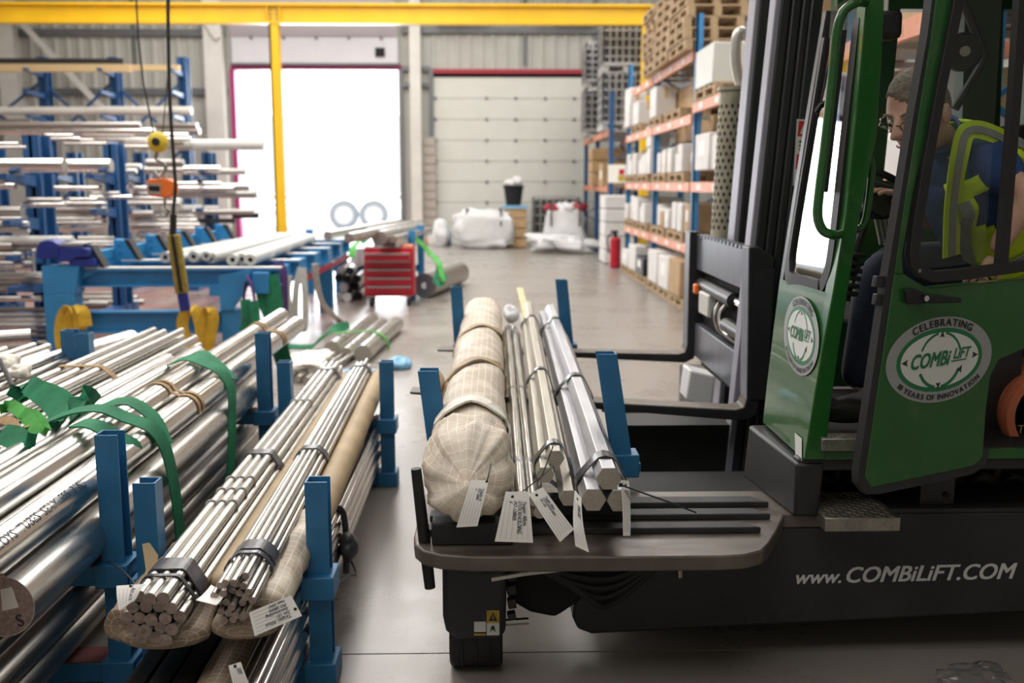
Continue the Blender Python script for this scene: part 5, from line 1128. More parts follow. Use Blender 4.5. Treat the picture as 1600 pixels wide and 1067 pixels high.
wp = MB(); wp.tube([Y(1308, 20, 3.45), Y(1297, 90, 3.45), Y(1282, 165, 3.45)], .004); wp.tube([Y(1316, 20, 3.45), Y(1306, 100, 3.45), Y(1291, 165, 3.45)], .004); wp.strap([Y(1275, 176, 3.45), Y(1282, 165, 3.45), Y(1293, 160, 3.45)], .02, .01); wp.build('wiper', M['black'], ft)
# grab rails
pr = lambda a, b, y=3.22: Y(a, b, y)
MB().tube(cat_rom([pr(1352, 4, 3.27), pr(1338, 4), pr(1318, 18), pr(1308, 50), pr(1302, 110), pr(1290, 220), pr(1279, 310), pr(1278, 340), pr(1286, 360), pr(1302, 367), pr(1312, 366, 3.27)], 6), .0155, n=12).build('grab_rail', M['green'], ft)
MB().tube(cat_rom([pr(1350, 238, 3.32), pr(1358, 246, 3.34), pr(1362, 265, 3.34), pr(1358, 310, 3.34), pr(1352, 345, 3.34), pr(1345, 355, 3.34), pr(1336, 360, 3.32)], 6), .012, n=12).build('grab_rail', M['green'], ft)
MB().beam(pr(1331, 40, 3.33)+V(0, .1, 0), pr(1300, 300, 3.33)+V(0, .1, 0), .03, .03).build('window_bar', M['seal'], ft)
# rear wall with window, roof
RY = 4.35
MB().b(1.36, 2.3, RY, RY+.04, .8, 1.68).build('rear_panel', M['dgreen'], ft)
MB().beam(Y(1355, 330, RY), Y(1392, -40, RY), .09, .06, (0, 1, 0)).build('rear_post', M['dgreen'], ft)
MB().beam(Y(1375, 291, RY-.02), Y(1600, 300, RY-.02), .04, .05).build('rear_sill_seal', M['seal'], ft)
MB().beam(Y(1520, 420, RY-.1), Y(1532, -40, RY-.1), .16, .08, (0, 1, 0)).build('rear_post', M['dgreen'], ft)
MB().tube([Y(1492, 170, RY-.2), Y(1540, 90, RY-.2), Y(1500, -10, RY-.2)], .018).build('guard_bar', M['char'], ft)
fan = MB().cyl(Y(1508, 80, 4.0), Y(1508, 80, 4.0)+V(0, .05, 0), .075, n=28).build('cab_fan', M['char'], ft, bev=.01)
MB().cyl(Y(1508, 80, 3.99), Y(1508, 80, 3.97), .02, n=14).build('fan_hub', M['dull'], fan)
m = MB(); m.b(1.40, 2.4, 3.26, 4.5, 2.55, 2.62); m.build('cab_roof', M['dgreen'], ft, bev=.02)
MB().b(1.45, 2.3, 4.28, 4.36, 2.42, 2.55).build('roof_header', M['green'], ft)
lamp = MB().b(1.40, 1.50, 3.7, 3.8, 2.22, 2.32).build('cab_lamp', M['black'], ft, bev=.02); MB().cyl((1.45, 3.75, 2.32), (1.45, 3.75, 2.56), .012).build('lamp_stem', M['chrome'], lamp)
MB().b(2.3, 2.36, 3.3, 4.4, .8, 2.56).build('cab_end_panel', M['dgreen'], ft)
MB().prism([Y(1600, 435, 3.95), Y(1545, 440, 3.95), Y(1550, 300, 3.95), Y(1572, 200, 3.95), Y(1620, 190, 3.95)], (0, .35, 0)).build('seat_back', M['black'], ft, bev=.03)
MB().b(1.42, 2.0, 3.5, 4.0, 1.14, 1.28).build('seat_cushion', M['black'], ft, bev=.03); MB().b(1.5, 1.95, 3.55, 3.95, .8, 1.14).build('seat_box', M['char'], ft)
# dashboard, column, bellows
MB().prism([Y(1346, 275, 3.75), Y(1405, 292, 3.75), Y(1405, 335, 3.75), Y(1380, 345, 3.75), Y(1352, 330, 3.75)], (0, .3, 0)).build('dash_cowl', M['char'], ft, bev=.015)
MB().tube(cat_rom([Y(1345, 262, 3.7), Y(1375, 270, 3.62), Y(1410, 290, 3.7), Y(1420, 315, 3.85), Y(1385, 300, 3.95), Y(1350, 275, 3.85)], 6, True), .014, closed=True).build('steering_wheel', M['black'], ft)
for k in range(6): MB().cyl(Y(1338-k*2.0, 395+k*12, 3.5), Y(1337-k*2.0, 402+k*12, 3.5), .034-.001*k, n=14).build('bellows_ring', M['black'], ft, bev=.004)
MB().tube([Y(1352, 345, 3.6), Y(1335, 395, 3.52), Y(1322, 470, 3.5)], .016).build('control_column', M['black'], ft)
for k in range(4): MB().tube([Y(1368+k*7, 342, 3.9), Y(1376+k*7, 382, 3.9)], .006).build('control_cable', M['wire'], ft)
MB().cyl(Y(1319, 440, 3.45), Y(1330, 441, 3.45), .008).build('side_bolt', M['chrome'], ft)
# engine bay: dark backing and the orange gas bottle
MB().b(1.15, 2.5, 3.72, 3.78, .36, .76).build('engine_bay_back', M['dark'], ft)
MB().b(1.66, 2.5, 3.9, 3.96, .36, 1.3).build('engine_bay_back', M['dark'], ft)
for i in range(9):
    x = 1.2+i*.12; MB().tube(cat_rom([V(x, 3.6, .57), V(x+.03, 3.55, .62), V(x+.09, 3.58, .60), V(x+.12, 3.6, .68)], 5), .012+.004*(i % 3), n=8).build('engine_hose', M['black'], ft)
gb = thing('gas_bottle', 'orange gas bottle lying beside the open green cab door', 'bottle', (1.98, 3.5, .95)); c = V(2.02, 3.45, .875)
rr = [(0, .165), (.02, .172), (.04, .172), (.06, .165), (.10, .15), (.16, .16), (.2, .165), (.6, .165), (.66, .12)]
MB().loft([[c+V(r_*math.cos(2*PI*j/36), y, r_*math.sin(2*PI*j/36)) for j in range(36)] for y, r_ in [(.05, .135), (0, .135)]+rr]).build('shell', M['gasorange'], gb)
MB().cyl(c+V(0, .06, 0), c+V(0, .05, 0), .134, n=36).build('dished_end', M['dark'], gb)
MB().cyl(c+V(-.02, .06, -.02), c+V(-.02, -.01, -.02), .035, n=16).build('valve', M['dull'], gb)
vs_, fs_ = text_mesh('TO', .01, .1); MB().add([c+V(-.10+x*.045, .045, -.075+y*.045)+V(0, -.0002*j, 0) for x, y, j in vs_], fs_).build('lettering', M['signyellow'], gb, smooth=False)
# ---------------------------------------------------------------- logo decal (two of them)
def logo(parent, name, c, ex, ey, nrm, ts=1.0):
    """c centre; ex,ey half-axis vectors of the outer grey ellipse"""
    c, ex, ey, nrm = Vector(c), Vector(ex), Vector(ey), Vector(nrm).normalized(); m = MB(); n = 56
    P = lambda u, v, e: c+ex*u+ey*v+nrm*e
    def ring(k0, k1, e, mi):
        m.mi = mi; A = [(math.cos(2*PI*j/n), math.sin(2*PI*j/n)) for j in range(n)]
        m.add([P(a*k0[0], b*k0[1], e) for a, b in A]+[P(a*k1[0], b*k1[1], e) for a, b in A], [(j, (j+1) % n, n+(j+1) % n, n+j) for j in range(n)])
    def disc(k, e, mi): m.mi = mi; m.add([P(k[0]*math.cos(2*PI*j/n), k[1]*math.sin(2*PI*j/n), e) for j in range(n)], [tuple(range(n))])
    disc((1, 1), .0012, 0); disc((.81, .74), .0018, 1); disc((.735, .64), .0024, 2)
    m.mi = 1
    def arcs(r0, r1, a0, a1, cx=0.0, k=16):
        A = [lerp(a0, a1, i/k) for i in range(k+1)]
        m.add([P(cx+r0*.62*math.cos(a), r0*math.sin(a), .003) for a in A]+[P(cx+r1*.62*math.cos(a), r1*math.sin(a), .003) for a in A], [(i, i+1, k+2+i, k+1+i) for i in range(k)])
    arcs(.60, .655, 1.75, 2.75); arcs(.60, .655, .3, 1.4); arcs(.60, .68, 3.6, 4.55); arcs(.60, .68, 4.85, 5.9)
    m.mi = 3
    for u, v, du, dv in ((0, .58, 0, 1), (0, -.58, 0, -1), (-.66, .0, -1, 0), (.66, .05, 1, 0), (.40, -.26, .5, 1)):
        s_ = .055; m.add([P(u+du*s_*1.1, v+dv*s_*1.8, .0034), P(u-du*s_-dv*s_*.8, v-dv*s_+du*s_*1.4, .0034), P(u-du*s_*.6, v-dv*s_*.6, .0034), P(u-du*s_+dv*s_*.8, v-dv*s_-du*s_*1.4, .0034)], [(0, 1, 2, 3)])
    m.mi = 1
    def word(st, u0, v0, u1, bold, up_=0, tall=1.0):
        vs, fs = text_mesh(st, bold, .3); w_ = max(q[0] for q in vs); k = (u1-u0)/w_; kv = k*ex.length/ey.length*tall
        m.add([P(u0+x*k, v0+y*kv+up_*(x*k), .0038+.0002*j) for x, y, j in vs], fs)
    word('COMBi', -.57, -.17, .20, .03, .07, 1.35); word('LiFT', .235, -.0, .58, .03, .05, 1.35)
    m.add([P(.21, -.07, .0038), P(.50, -.045, .0038), P(.50, -.018, .0038), P(.21, -.04, .0038)], [(0, 1, 2, 3)])
    m.mi = 3
    def around(st, a0, a1, rr_, top, size):
        ws = [text_w(ch, .03)+.10 if ch != ' ' else .3 for ch in st]; tot = sum(ws); acc = 0
        # equal arc length along the ellipse
        K = 200; th = [lerp(a0, a1, i/K) for i in range(K+1)]; pts = [P(rr_[0]*math.cos(a), rr_[1]*math.sin(a), 0) for a in th]; Ls = [0]
        for i in range(K): Ls.append(Ls[-1]+(pts[i+1]-pts[i]).length)
        for ch, w_ in zip(st, ws):
            s_ = (acc+w_/2)/tot*Ls[-1]; acc += w_
            if ch == ' ': continue
            i = min(range(K+1), key=lambda j: abs(Ls[j]-s_)); tg = (pts[min(i+1, K)]-pts[max(i-1, 0)]).normalized(); up = nrm.cross(tg)
            if (up.dot(pts[i]-c) < 0) == top: up = -up
            # keep reading direction
            vs, fs = text_mesh(ch, .03, 0); cw = text_w(ch, .03)/2; sz = Ls[-1]/tot
            m.add([pts[i]+tg*((x-cw)*sz)+up*((y-.35)*sz)+nrm*(.003+.0002*j) for x, y, j in vs], fs)
    around('CELEBRATING', 2.25, .89, (.905, .87), True, .1)
    around('10 YEARS OF INNOVATION', 3.72, 5.74, (.905, .87), False, .1)
    o = m.build(name, [M['decalgrey'], M['decalgreen'], M['decalwhite'], M['decalblack']], parent, smooth=False); return o
# on the mast-side panel
def sp_(px, py):   # point of the slanted side panel seen at this pixel
    a = atz(cr0, 1.1)+V(0, .03, 0); b = atz(fr0, 1.1); d_ = atz(cr0, .8)+V(0, .03, 0); nn = (b-a).cross(d_-a).normalized(); r_ = ray(px, py)
    t_ = (a-V(0, 0, CH)).dot(nn)/r_.dot(nn); return V(0, 0, CH)+r_*t_, nn
cc, nn = sp_(1252, 524); e1 = (sp_(1279, 540)[0]-sp_(1225, 508)[0])/2; e2 = (sp_(1257, 464)[0]-sp_(1247, 584)[0])/2
if nn.x > 0: nn = -nn
logo(pan, 'logo_decal', cc+nn*.002, e1, e2, nn)
a, b = sp_(1254, 690)[0], sp_(1263, 722)[0]
m = MB(); q4 = [sp_(1243, 676)[0], sp_(1254, 685)[0], sp_(1254, 721)[0], sp_(1244, 711)[0]]; m.add([p+nn*.003 for p in q4], [(0, 1, 2, 3)]); m.build('paper_label', M['decalwhite'], pan, smooth=False)
# ---------------------------------------------------------------- cab door (open)
D0, D1, D2 = V(1.155, 2.99, .78), V(1.62, 3.14, .78), Y(1465, 0, 3.0)
DN = (D1-D0).cross(D2-D0).normalized(); DN = DN if DN.y < 0 else -DN
def dp(px, py, off=0):
    r_ = ray(px, py); t_ = (D0-V(0, 0, CH)).dot(DN)/r_.dot(DN); return V(0, 0, CH)+r_*t_+DN*off
door = thing('x', '', ''); bpy.data.objects.remove(door)
TH = -DN*.04
dpan = MB()
def dpoly(pts): dpan.prism([dp(*p) for p in pts], TH)
dpoly([(1352, 745), (1362, 762), (1522, 728), (1536, 715), (1541, 640), (1548, 588), (1561, 562), (1600, 545), (1640, 538), (1640, 432), (1450, 450), (1412, 428), (1398, 428)])
dpoly([(1398, 428), (1412, 428), (1410, 400), (1430, 290), (1462, 150), (1494, -40), (1468, -40), (1455, 60), (1434, 190), (1415, 310)])
cab_door = dpan.build('cab_door', M['green'], ft, bev=.003)
ds = cab_door
edge = [(1473, -40), (1460, 60), (1437, 190), (1416, 320), (1396, 440), (1374, 590), (1352, 740), (1352, 752), (1360, 762), (1376, 761), (1440, 748), (1522, 730), (1534, 722), (1539, 700)]
MB().tube([dp(a, b, -.02) for a, b in edge], 0, sect=[(-.017, -.024), (.017, -.024), (.017, .024), (-.017, .024)], up=DN).build('edge_seal', M['char'], ds)
wi = [(1500, -40), (1490, 20), (1468, 130), (1446, 250), (1430, 350), (1424, 395), (1426, 412), (1436, 424), (1455, 432), (1500, 428), (1560, 420), (1640, 409)]
MB().tube([dp(a, b, .004) for a, b in wi], 0, sect=[(-.012, -.018), (.012, -.018), (.012, .018), (-.012, .018)], up=DN).build('window_seal', M['seal'], ds, bev=.003)
MB().tube([dp(1597, -40, .0), dp(1581, 200, .0), dp(1563, 424, .0)], 0, sect=[(-.013, -.017), (.013, -.017), (.013, .017), (-.013, .017)], up=DN).build('window_mullion', M['seal'], ds)
g_ = MB(); g_.add([dp(a, b, -.02) for a, b in ((1500, -40), (1430, 350), (1426, 412), (1455, 432), (1563, 420), (1597, -40))], [(0, 1, 2, 3, 4, 5)]); g_.build('window_glass', M['glass'], ds, smooth=False)
hd = MB().prism([dp(1410, 452, .002), dp(1424, 450, .002), (dp(1436, 455, .002)), dp(1440, 462, .002), dp(1440, 474, .002), dp(1412, 474, .002)], DN*.018).build('door_latch', M['black'], ds, bev=.004)
MB().prism([dp(1436, 458, .02), dp(1490, 463, .02), dp(1491, 471, .02), dp(1438, 472, .02)], DN*.014).build('door_handle', M['black'], ds, bev=.004)
MB().cyl(dp(1435, 464, .03), dp(1435, 464, .037), .009, n=14).build('key_lock', M['chrome'], ds)
for y_ in (440, 468):
    MB().prism([dp(1374, y_-8, -.03), dp(1392, y_-8, -.03), dp(1388, y_+10, -.03), dp(1371, y_+10, -.03)], DN*.02).build('latch_plate', M['char'], ds, bev=.003)
MB().cyl(dp(1430, 422, .016), dp(1430, 422, .02), .006, n=10).build('seal_rivet', M['dull'], ds)
logo(ds, 'logo_decal', dp(1468, 562), (dp(1551, 554)-dp(1386, 570))/2, (dp(1474, 495)-dp(1462, 629))/2, DN)
MB().prism([dp(1545, 560, -.06), dp(1600, 540, -.06), dp(1640, 538, -.06), dp(1640, 700, -.06), dp(1548, 560, -.06)], (0, .02, 0)) 
# ---------------------------------------------------------------- mast
def mbeam(t0, t1, b0, b1, y0, y1, mt, name, par=ft, top=-60, bot=770):
    a, b, c, d = Y(b0, bot, y0), Y(b1, bot, y0), Y(t1, top, y0), Y(t0, top, y0)
    return MB().prism([a, b, c, d], (0, y1-y0, 0)).build(name, M[mt], par, bev=.006)
def mx(t0, b0, ):  # top px at y=0 and bottom px at y=760
    return t0, b0
mbeam(1218, 1228, 1131, 1141, 4.72, 4.82, 'mastedge', 'mast_edge')
mbeam(1228, 1243, 1141, 1153, 4.72, 4.82, 'mastc', 'mast_channel')
mbeam(1246, 1260, 1156, 1166, 4.70, 4.82, 'mastc', 'mast_channel')
mbeam(1263, 1274, 1169, 1180, 4.68, 4.82, 'mastc', 'mast_channel')
mbeam(1276, 1294, 1182, 1204, 4.66, 4.82, 'mastc', 'mast_channel')
mbeam(1186, 1194, 1110, 1118, 5.60, 5.75, 'mastedge', 'mast_edge')
mbeam(1194, 1214, 1118, 1136, 5.60, 5.77, 'mastc', 'mast_channel')
MB().tube(cat_rom([Y(1213, -40, 5.2), Y(1206, 120, 5.2), Y(1197, 200, 5.2), Y(1194, 260, 5.2), Y(1190, 340, 5.2), Y(1186, 420, 5.2)], 6), .022, n=10).build('mast_hose', M['black'], ft)
m = MB(); m.mi = 0
lb = lambda px, py, e=0: Y(px, py, 4.595-e)
m.add([lb(1245, 186), lb(1262, 187), lb(1256, 290), lb(1239, 290)], [(0, 1, 2, 3)]); m.mi = 1
m.add([lb(1248, 189, .001), lb(1261, 189, .001), lb(1259, 213, .001), lb(1246, 213, .001)], [(0, 1, 2, 3)]); m.add([lb(1245, 241, .001), lb(1258, 241, .001), lb(1256, 264, .001), lb(1243, 264, .001)], [(0, 1, 2, 3)]); m.mi = 0
m.add([lb(1250, 209, .002), lb(1259, 209, .002), lb(1256, 194, .002)], [(0, 1, 2)]); m.add([lb(1247, 260, .002), lb(1256, 260, .002), lb(1253, 246, .002)], [(0, 1, 2)]); m.mi = 2
for yy in (220, 226, 232, 272, 278): m.add([lb(1250-yy*.02+3, yy, .001), lb(1258-yy*.02+3, yy, .001), lb(1258-yy*.02+3, yy+3, .001), lb(1250-yy*.02+3, yy+3, .001)], [(0, 1, 2, 3)])
m.build('warning_label', [M['decalwhite'], M['signred'], M['decalblack']], ft, smooth=False)
# forks and carriage
def fork(y, w, pxs, nm):
    # pxs: upright top px,y ; heel ; tip
    (tx, ty), (hx, hy), (ex, ey_) = pxs; t_, h_, e_ = Y(tx, ty, y), Y(hx, hy, y), Y(ex, ey_, y); th = .045
    prof = [e_+V(0, 0, -.012), e_, h_+V(-.05, 0, .0), h_+V(-.012, 0, .012), h_+V(0, 0, .05), t_, t_+V(.05, 0, .0), t_+V(.115, 0, -.05), t_+V(.115, 0, -.16), t_+V(.06, 0, -.17), h_+V(.06, 0, .02), h_+V(.045, 0, -.03), h_+V(-.01, 0, -.055)]
    m = MB().prism(prof, (0, w, 0)); m.m[3] = m.m[4] = m.m[5] = 1; m.m[6] = 2  # shank's load-side face gets a paler material, side light put into its colour
    f_ = m.build('fork', [M['mastc'], M['forkst'], M['plate']], ft, bev=.006); return f_, t_, h_
f1, t1, h1 = fork(4.55, .13, ((1170, 386), (1166, 640), (640, 612)), 'near'); f2, t2, h2 = fork(6.0, .14, ((1078, 362), (1073, 553), (683, 546)), 'far')
for t_, h_, y, f_ in ((t1, h1, 4.55, f1), (t2, h2, 6.0, f2)):
    MB().hexa([(t_.x+.03, y-.008, h_.z+.05), (t_.x+.11, y-.008, h_.z+.05), (t_.x+.11, y, h_.z+.05), (t_.x+.03, y, h_.z+.05), (t_.x+.03, y-.008, t_.z-.1), (t_.x+.12, y-.008, t_.z-.1), (t_.x+.12, y, t_.z-.1), (t_.x+.03, y, t_.z-.1)]).build('shank_plate', M['char'], f_)
X0 = lerp(t1, t2, .5).x
def cplate(za, zb, xo, mt, nm, notch=0):
    c = MB().hexa([(t1.x+xo, 4.68, za), (t1.x+xo+.05, 4.68, za), (t2.x+xo+.05, 6.0, za), (t2.x+xo, 6.0, za), (t1.x+xo, 4.68, zb), (t1.x+xo+.05, 4.68, zb), (t2.x+xo+.05, 6.0, zb), (t2.x+xo, 6.0, zb)]).build(nm, M[mt], ft, bev=.004)
    return c
cu = cplate(1.19, 1.385, .045, 'plate', 'carriage_plate'); cplate(.66, .86, .045, 'plate', 'carriage_plate')
for k in range(14): y = 4.78+k*.088; MB().b(lerp(t1.x, t2.x, (y-4.6)/1.4)+.04, lerp(t1.x, t2.x, (y-4.6)/1.4)+.1, y, y+.05, 1.385, 1.40).build('carriage_tooth', M['plate'], cu)
MB().cyl((t1.x+.08, 4.68, 1.10), (t2.x+.08, 6.0, 1.10), .026, n=16).build('cylinder_rod', M['chrome'], ft); MB().cyl((t1.x+.08, 5.1, 1.10), (t2.x+.08, 6.0, 1.10), .042, n=18).build('cylinder_barrel', M['mastc'], ft)
MB().cyl((t1.x+.07, 4.68, .965), (t2.x+.07, 6.0, .965), .026, n=16).build('cylinder_rod', M['chrome'], ft); MB().cyl((t1.x+.07, 4.68, .955), (t1.x+.07, 5.2, .96), .04, n=18).build('cylinder_barrel', M['mastc'], ft)
MB().b(t1.x+.04, t1.x+.12, 5.55, 5.8, .95, 1.08).build('valve_block', M['colgrey'], ft, bev=.01); MB().b(t1.x+.03, t1.x+.06, 5.86, 5.93, 1.05, 1.11).build('orange_cap', M['scale'], ft, bev=.01)
for k in range(4): MB().tube(cat_rom([V(t1.x+.09, 5.3+k*.07, 1.06), V(t1.x+.05, 5.3+k*.05, 1.0), V(t1.x+.06, 5.25+k*.06, .92), V(t1.x+.1, 5.1+k*.09, .88)], 5), .013, n=8).build('carriage_hose', M['black' if k % 2 else 'dull'], ft)
MB().b(t1.x+.11, t1.x+.15, 4.66, 6.0, .60, 1.36).build('carriage_back', M['dark'], ft)
MB().b(1.06, 1.12, 5.2, 5.26, .42, .75) 
pg = MB().hexa([Y(1072, 625, 5.3), Y(1112, 640, 5.3), Y(1112, 640, 5.3)+V(0, .2, 0), Y(1072, 625, 5.3)+V(0, .2, 0), Y(1078, 578, 5.3), Y(1118, 588, 5.3), Y(1118, 588, 5.3)+V(0, .2, 0), Y(1078, 578, 5.3)+V(0, .2, 0)]).build('white_guard', M['white'], ft, bev=.01)
# silencer and exhaust pipe
sx0, sx1 = Y(1120, 300, 6.5), Y(1161, 300, 6.5); cxs = (sx0.x+sx1.x)/2; rs = (sx1.x-sx0.x)/2; zt_, zb_ = Y(1140, 142, 6.5).z, .42
ln_ = .0
sil = MB().cyl((cxs-.06, 6.5, zb_), (cxs, 6.5, zt_), rs, n=36).build('silencer', M['silencer'], ft, bev=.01)
m = MB(); rows = 19
for i in range(rows):
    z = 1.42+(zt_-.1-1.42)*i/(rows-1)
    for j in range(14):
        a_ = 2*PI*(j+.5*(i % 2))/14; xo = cxs-.06*(zt_-z)/(zt_-zb_); cc_ = V(xo+(rs+.001)*math.cos(a_), 6.5+(rs+.001)*math.sin(a_), z); tg = V(-math.sin(a_), math.cos(a_), 0)
        m.add([cc_+tg*(.0085*math.cos(q*PI/3))+V(0, 0, .015*math.sin(q*PI/3)) for q in range(6)], [tuple(range(6))])
stuff(m.build('perforations', M['dark'], sil, smooth=False))
MB().cyl((cxs-.0, 6.5, zt_), (cxs, 6.5, zt_+.025), rs+.012, n=36).build('silencer_cap', M['silencer'], sil)
MB().tube(cat_rom([V(cxs+.05, 6.5, zt_+.02), Y(1150, 100, 6.5), Y(1150, 68, 6.5), Y(1153, 54, 6.5), Y(1160, 50, 6.5), Y(1164, 62, 6.5)], 8), .034, n=18).build('exhaust_pipe', M['pipe'], ft)

# ================================================================ LOAD ON THE FORKS
def upl(m, p0, p1, w=.075, d=.075, t=.006, s=-1):
    p0, p1 = Vector(p0), Vector(p1)
    def plate(xa, xb, ya, yb):
        m.hexa([p0+V(xa, ya, 0), p0+V(xb, ya, 0), p0+V(xb, yb, 0), p0+V(xa, yb, 0), p1+V(xa, ya, 0), p1+V(xb, ya, 0), p1+V(xb, yb, 0), p1+V(xa, yb, 0)])
    plate(-w/2, w/2, -d/2, -d/2+t); plate(-w/2, w/2, d/2-t, d/2)
    xb = -s*w/2; plate(min(xb, xb+s*t), max(xb, xb+s*t), -d/2+t, d/2-t); return m
for nm, yd, lt, lb_, rt, rb in (('near', 3.75, (669, 577), (690, 735), (947, 551), (974, 728)), ('far', 6.42, (713, 448), (720, 560), (877, 437), (888, 548))):
    a0, a1, b0, b1 = Y(*lb_, yd), Y(*lt, yd), Y(*rb, yd), Y(*rt, yd)
    zb2 = .60; t = thing('load_cradle', f'blue steel cradle with leaning posts under the truck load, {nm} one', 'cradle', ((a0.x+b0.x)/2, yd, zb2)); 
    a0.z = b0.z = zb2
    MB().b(a0.x-.05, b0.x+.06, yd-.05, yd+.05, zb2-.0, zb2+.035).build('base_beam', M['blue'], t)
    upl(MB(), a0, a1, s=1).build('post', M['blue'], t); upl(MB(), b0, b1, s=-1).build('post', M['blue'], t)
    MB().b(b0.x-.05, b0.x+.055, yd-.055, yd+.055, zb2-.02, zb2+.07).build('socket', M['blue'], t, bev=.004); MB().b(a0.x-.05, a0.x+.05, yd-.055, yd+.055, zb2-.02, zb2+.07).build('socket', M['blue'], t, bev=.004)
# packing timbers on the platform
tag(MB().b(-.19, .07, 3.06, 3.14, PZ+.0, PZ+.075).build('packing_timber', M['black'], bev=.006), 'black packing timber under the near end of the wrapped roll', 'timber')
tag(MB().b(.10, .46, 3.27, 3.33, PZ+.022, PZ+.09).build('packing_timber', M['black'], bev=.006), 'black packing timber under the hexagonal bars', 'timber')
# wrapped roll with puckered end
def roll():
    a, b = V(-.075, 3.0, .775), V(-.05, 7.05, .775); t = thing('wrapped_roll', 'big paper-wrapped roll of bars in pale woven wrap on the truck load', 'bundle', a)
    d = (b-a).normalized(); n = 72; rings = []; prof = [(0, .04), (-.004, .3), (.0, .6), (.008, .85), (.03, .98), (.06, 1.06)]
    for i in range(60): prof.append((.12+i*.0662, 1.06-.06*min(1, i/5)))
    prof += [(4.05, .9), (4.07, .6), (4.06, .2)]
    for s_, k in prof:
        c = a+d*s_; ring = []
        for j in range(n):
            ph = 2*PI*j/n; fl_ = 2.3; x = math.copysign(abs(math.cos(ph))**(2/fl_), math.cos(ph))*.13*k; z = math.copysign(abs(math.sin(ph))**(2/fl_), math.sin(ph))*.125*k
            p = V(x, 0, z); nz = noise.fractal((c+p)*V(1, .5, 1).length*0+Vector(((c+p).x*9, (c+p).y*5, (c+p).z*9)), 1, 2, 4)
            up_ = (math.sin(ph)+1)/2; fr_ = max(0, 1-s_/.42)
            pucker = fr_*(.055*math.sin(ph*8+2+s_*6)+.03*math.sin(ph*17+s_*15))-.16*math.exp(-((s_-.50)/.07)**2)*max(0, math.sin(ph))+.05*fr_*(1-up_)
            am = .16 if s_ < .5 else .05
            step_ = .012*math.floor(((s_+.25*math.sin(ph)) % .75)/.75*3)
            ring.append(c+p*(1+am*nz+pucker+step_*.9+.02*math.sin(s_*9+ph*2))+d*(.05*nz*(s_ < .3)+.20*up_*fr_*k*.9))
        rings.append(ring)
    MB().loft(rings).build('wrap', M['wrap'], t, ang=80)
    for i, (s_, sl) in enumerate(((1.45, .25), (2.55, .22), (.60, .03))):
        P = []; 
        for j in range(25):
            ph = lerp(-.5, PI+.5, j/24); P.append(a+d*(s_+sl*math.cos(ph)*.5+.02*math.sin(ph*5))+V(.140*math.cos(ph)*(1+.03*math.sin(j*2.1)), 0, .137*math.sin(ph)))
        MB().strap(P, .07 if i < 2 else .10, .008, up=d).build('overlap_fold', M['tan' if i < 2 else 'papertape'], t, ang=80)
    for j, (px, py, yy) in enumerate(((762, 466, 6.6), (724, 588, 4.2))): pass
    return t
roll()
tag(blob(Y(797, 490, 6.7), .05, .10, .06, .5, 9, 'bag', 'film_scrap'), 'crumpled white film between the wrapped roll and the slim bars', 'film')
tag(blob(Y(675, 600, 4.4), .05, .16, .06, .4, 9, 'tan', 'paper_scrap'), 'loose brown paper bulging from the left of the wrapped roll', 'paper')
tag(blob(Y(832, 802, 3.02)+V(0, .12, -.01), .045, .05, .035, .4, 12, 'tan', 'paper_scrap'), 'crushed brown paper between the slim bars and hexagonal bars', 'paper')
# slim round tubes beside the roll
pk = [(-.042, .0), (.0, .002), (.042, 0), (-.02, .036), (.024, .036)]
bundle('tube_bundle', 'narrow bundle of round steel tubes between the wrapped roll and the hexagonal bars', V(.115, 3.06, .665), V(.14, 6.7, .70), pk, .020, 'tube', ((.11, .05), (.45, .03), (.96, .04)), 16, jit=.05, sm='film', ef='dull')
# hexagonal bars
def hexgroup(name, lab, ends, far_, r_, mt, fr_):
    A = Vector(ends[0]); t = thing(name, lab, 'bundle', A); d = (Vector(far_)-A).normalized(); off = []
    for e_ in ends:
        p = Vector(e_); br = MB().cyl(p, p+d*(7.25-p.y+random.uniform(-.1, .2)), r_, n=6).build('hex_bar', M[mt], t, bev=.002); MB().cyl(p, p-d*.002, r_*.95, n=6).build('end_face', M['hexend'], br)
    sx = V(d.y, -d.x, 0); pl_ = []
    for e_ in ends:
        v_ = Vector(e_)-A; v_ -= d*v_.dot(d); pl_.append((v_.dot(sx), v_.z))
    for s_, w_, mm_ in fr_:
        MB().strap([A+d*s_+sx*x+V(0, 0, z) for x, z in hullpts(pl_, r_+.003, 12)], w_, .004, up=d, closed=True).build('strap', M[mm_], t, ang=80)
    return t
hexgroup('hex_bar_bundle', 'strapped trio of brownish hexagonal bars in the middle of the truck load', [Y(868, 716, 3.22), Y(852, 742, 3.18), Y(888, 778, 3.12)], (.285, 7.3, .815), .031, 'hexsteel', ((.10, .05, 'band'), (1.45, .05, 'band'), (3.3, .05, 'band')))
hexgroup('hex_bar_bundle', 'strapped trio of thick grey hexagonal bars at the right of the truck load', [Y(951, 748, 3.06), Y(927, 781, 3.03), Y(968, 782, 3.05)], (.445, 7.5, .80), .042, 'hexblue', ((.14, .07, 'tape'), (1.5, .06, 'tape'), (3.4, .05, 'band')))
tag(MB().beam(Z(812, 452, .80), Z(824, 500, .80), .05, .03).build('timber_lath', M['wood2']), 'pale yellow timber lath sticking out beyond the hexagonal bars', 'timber')
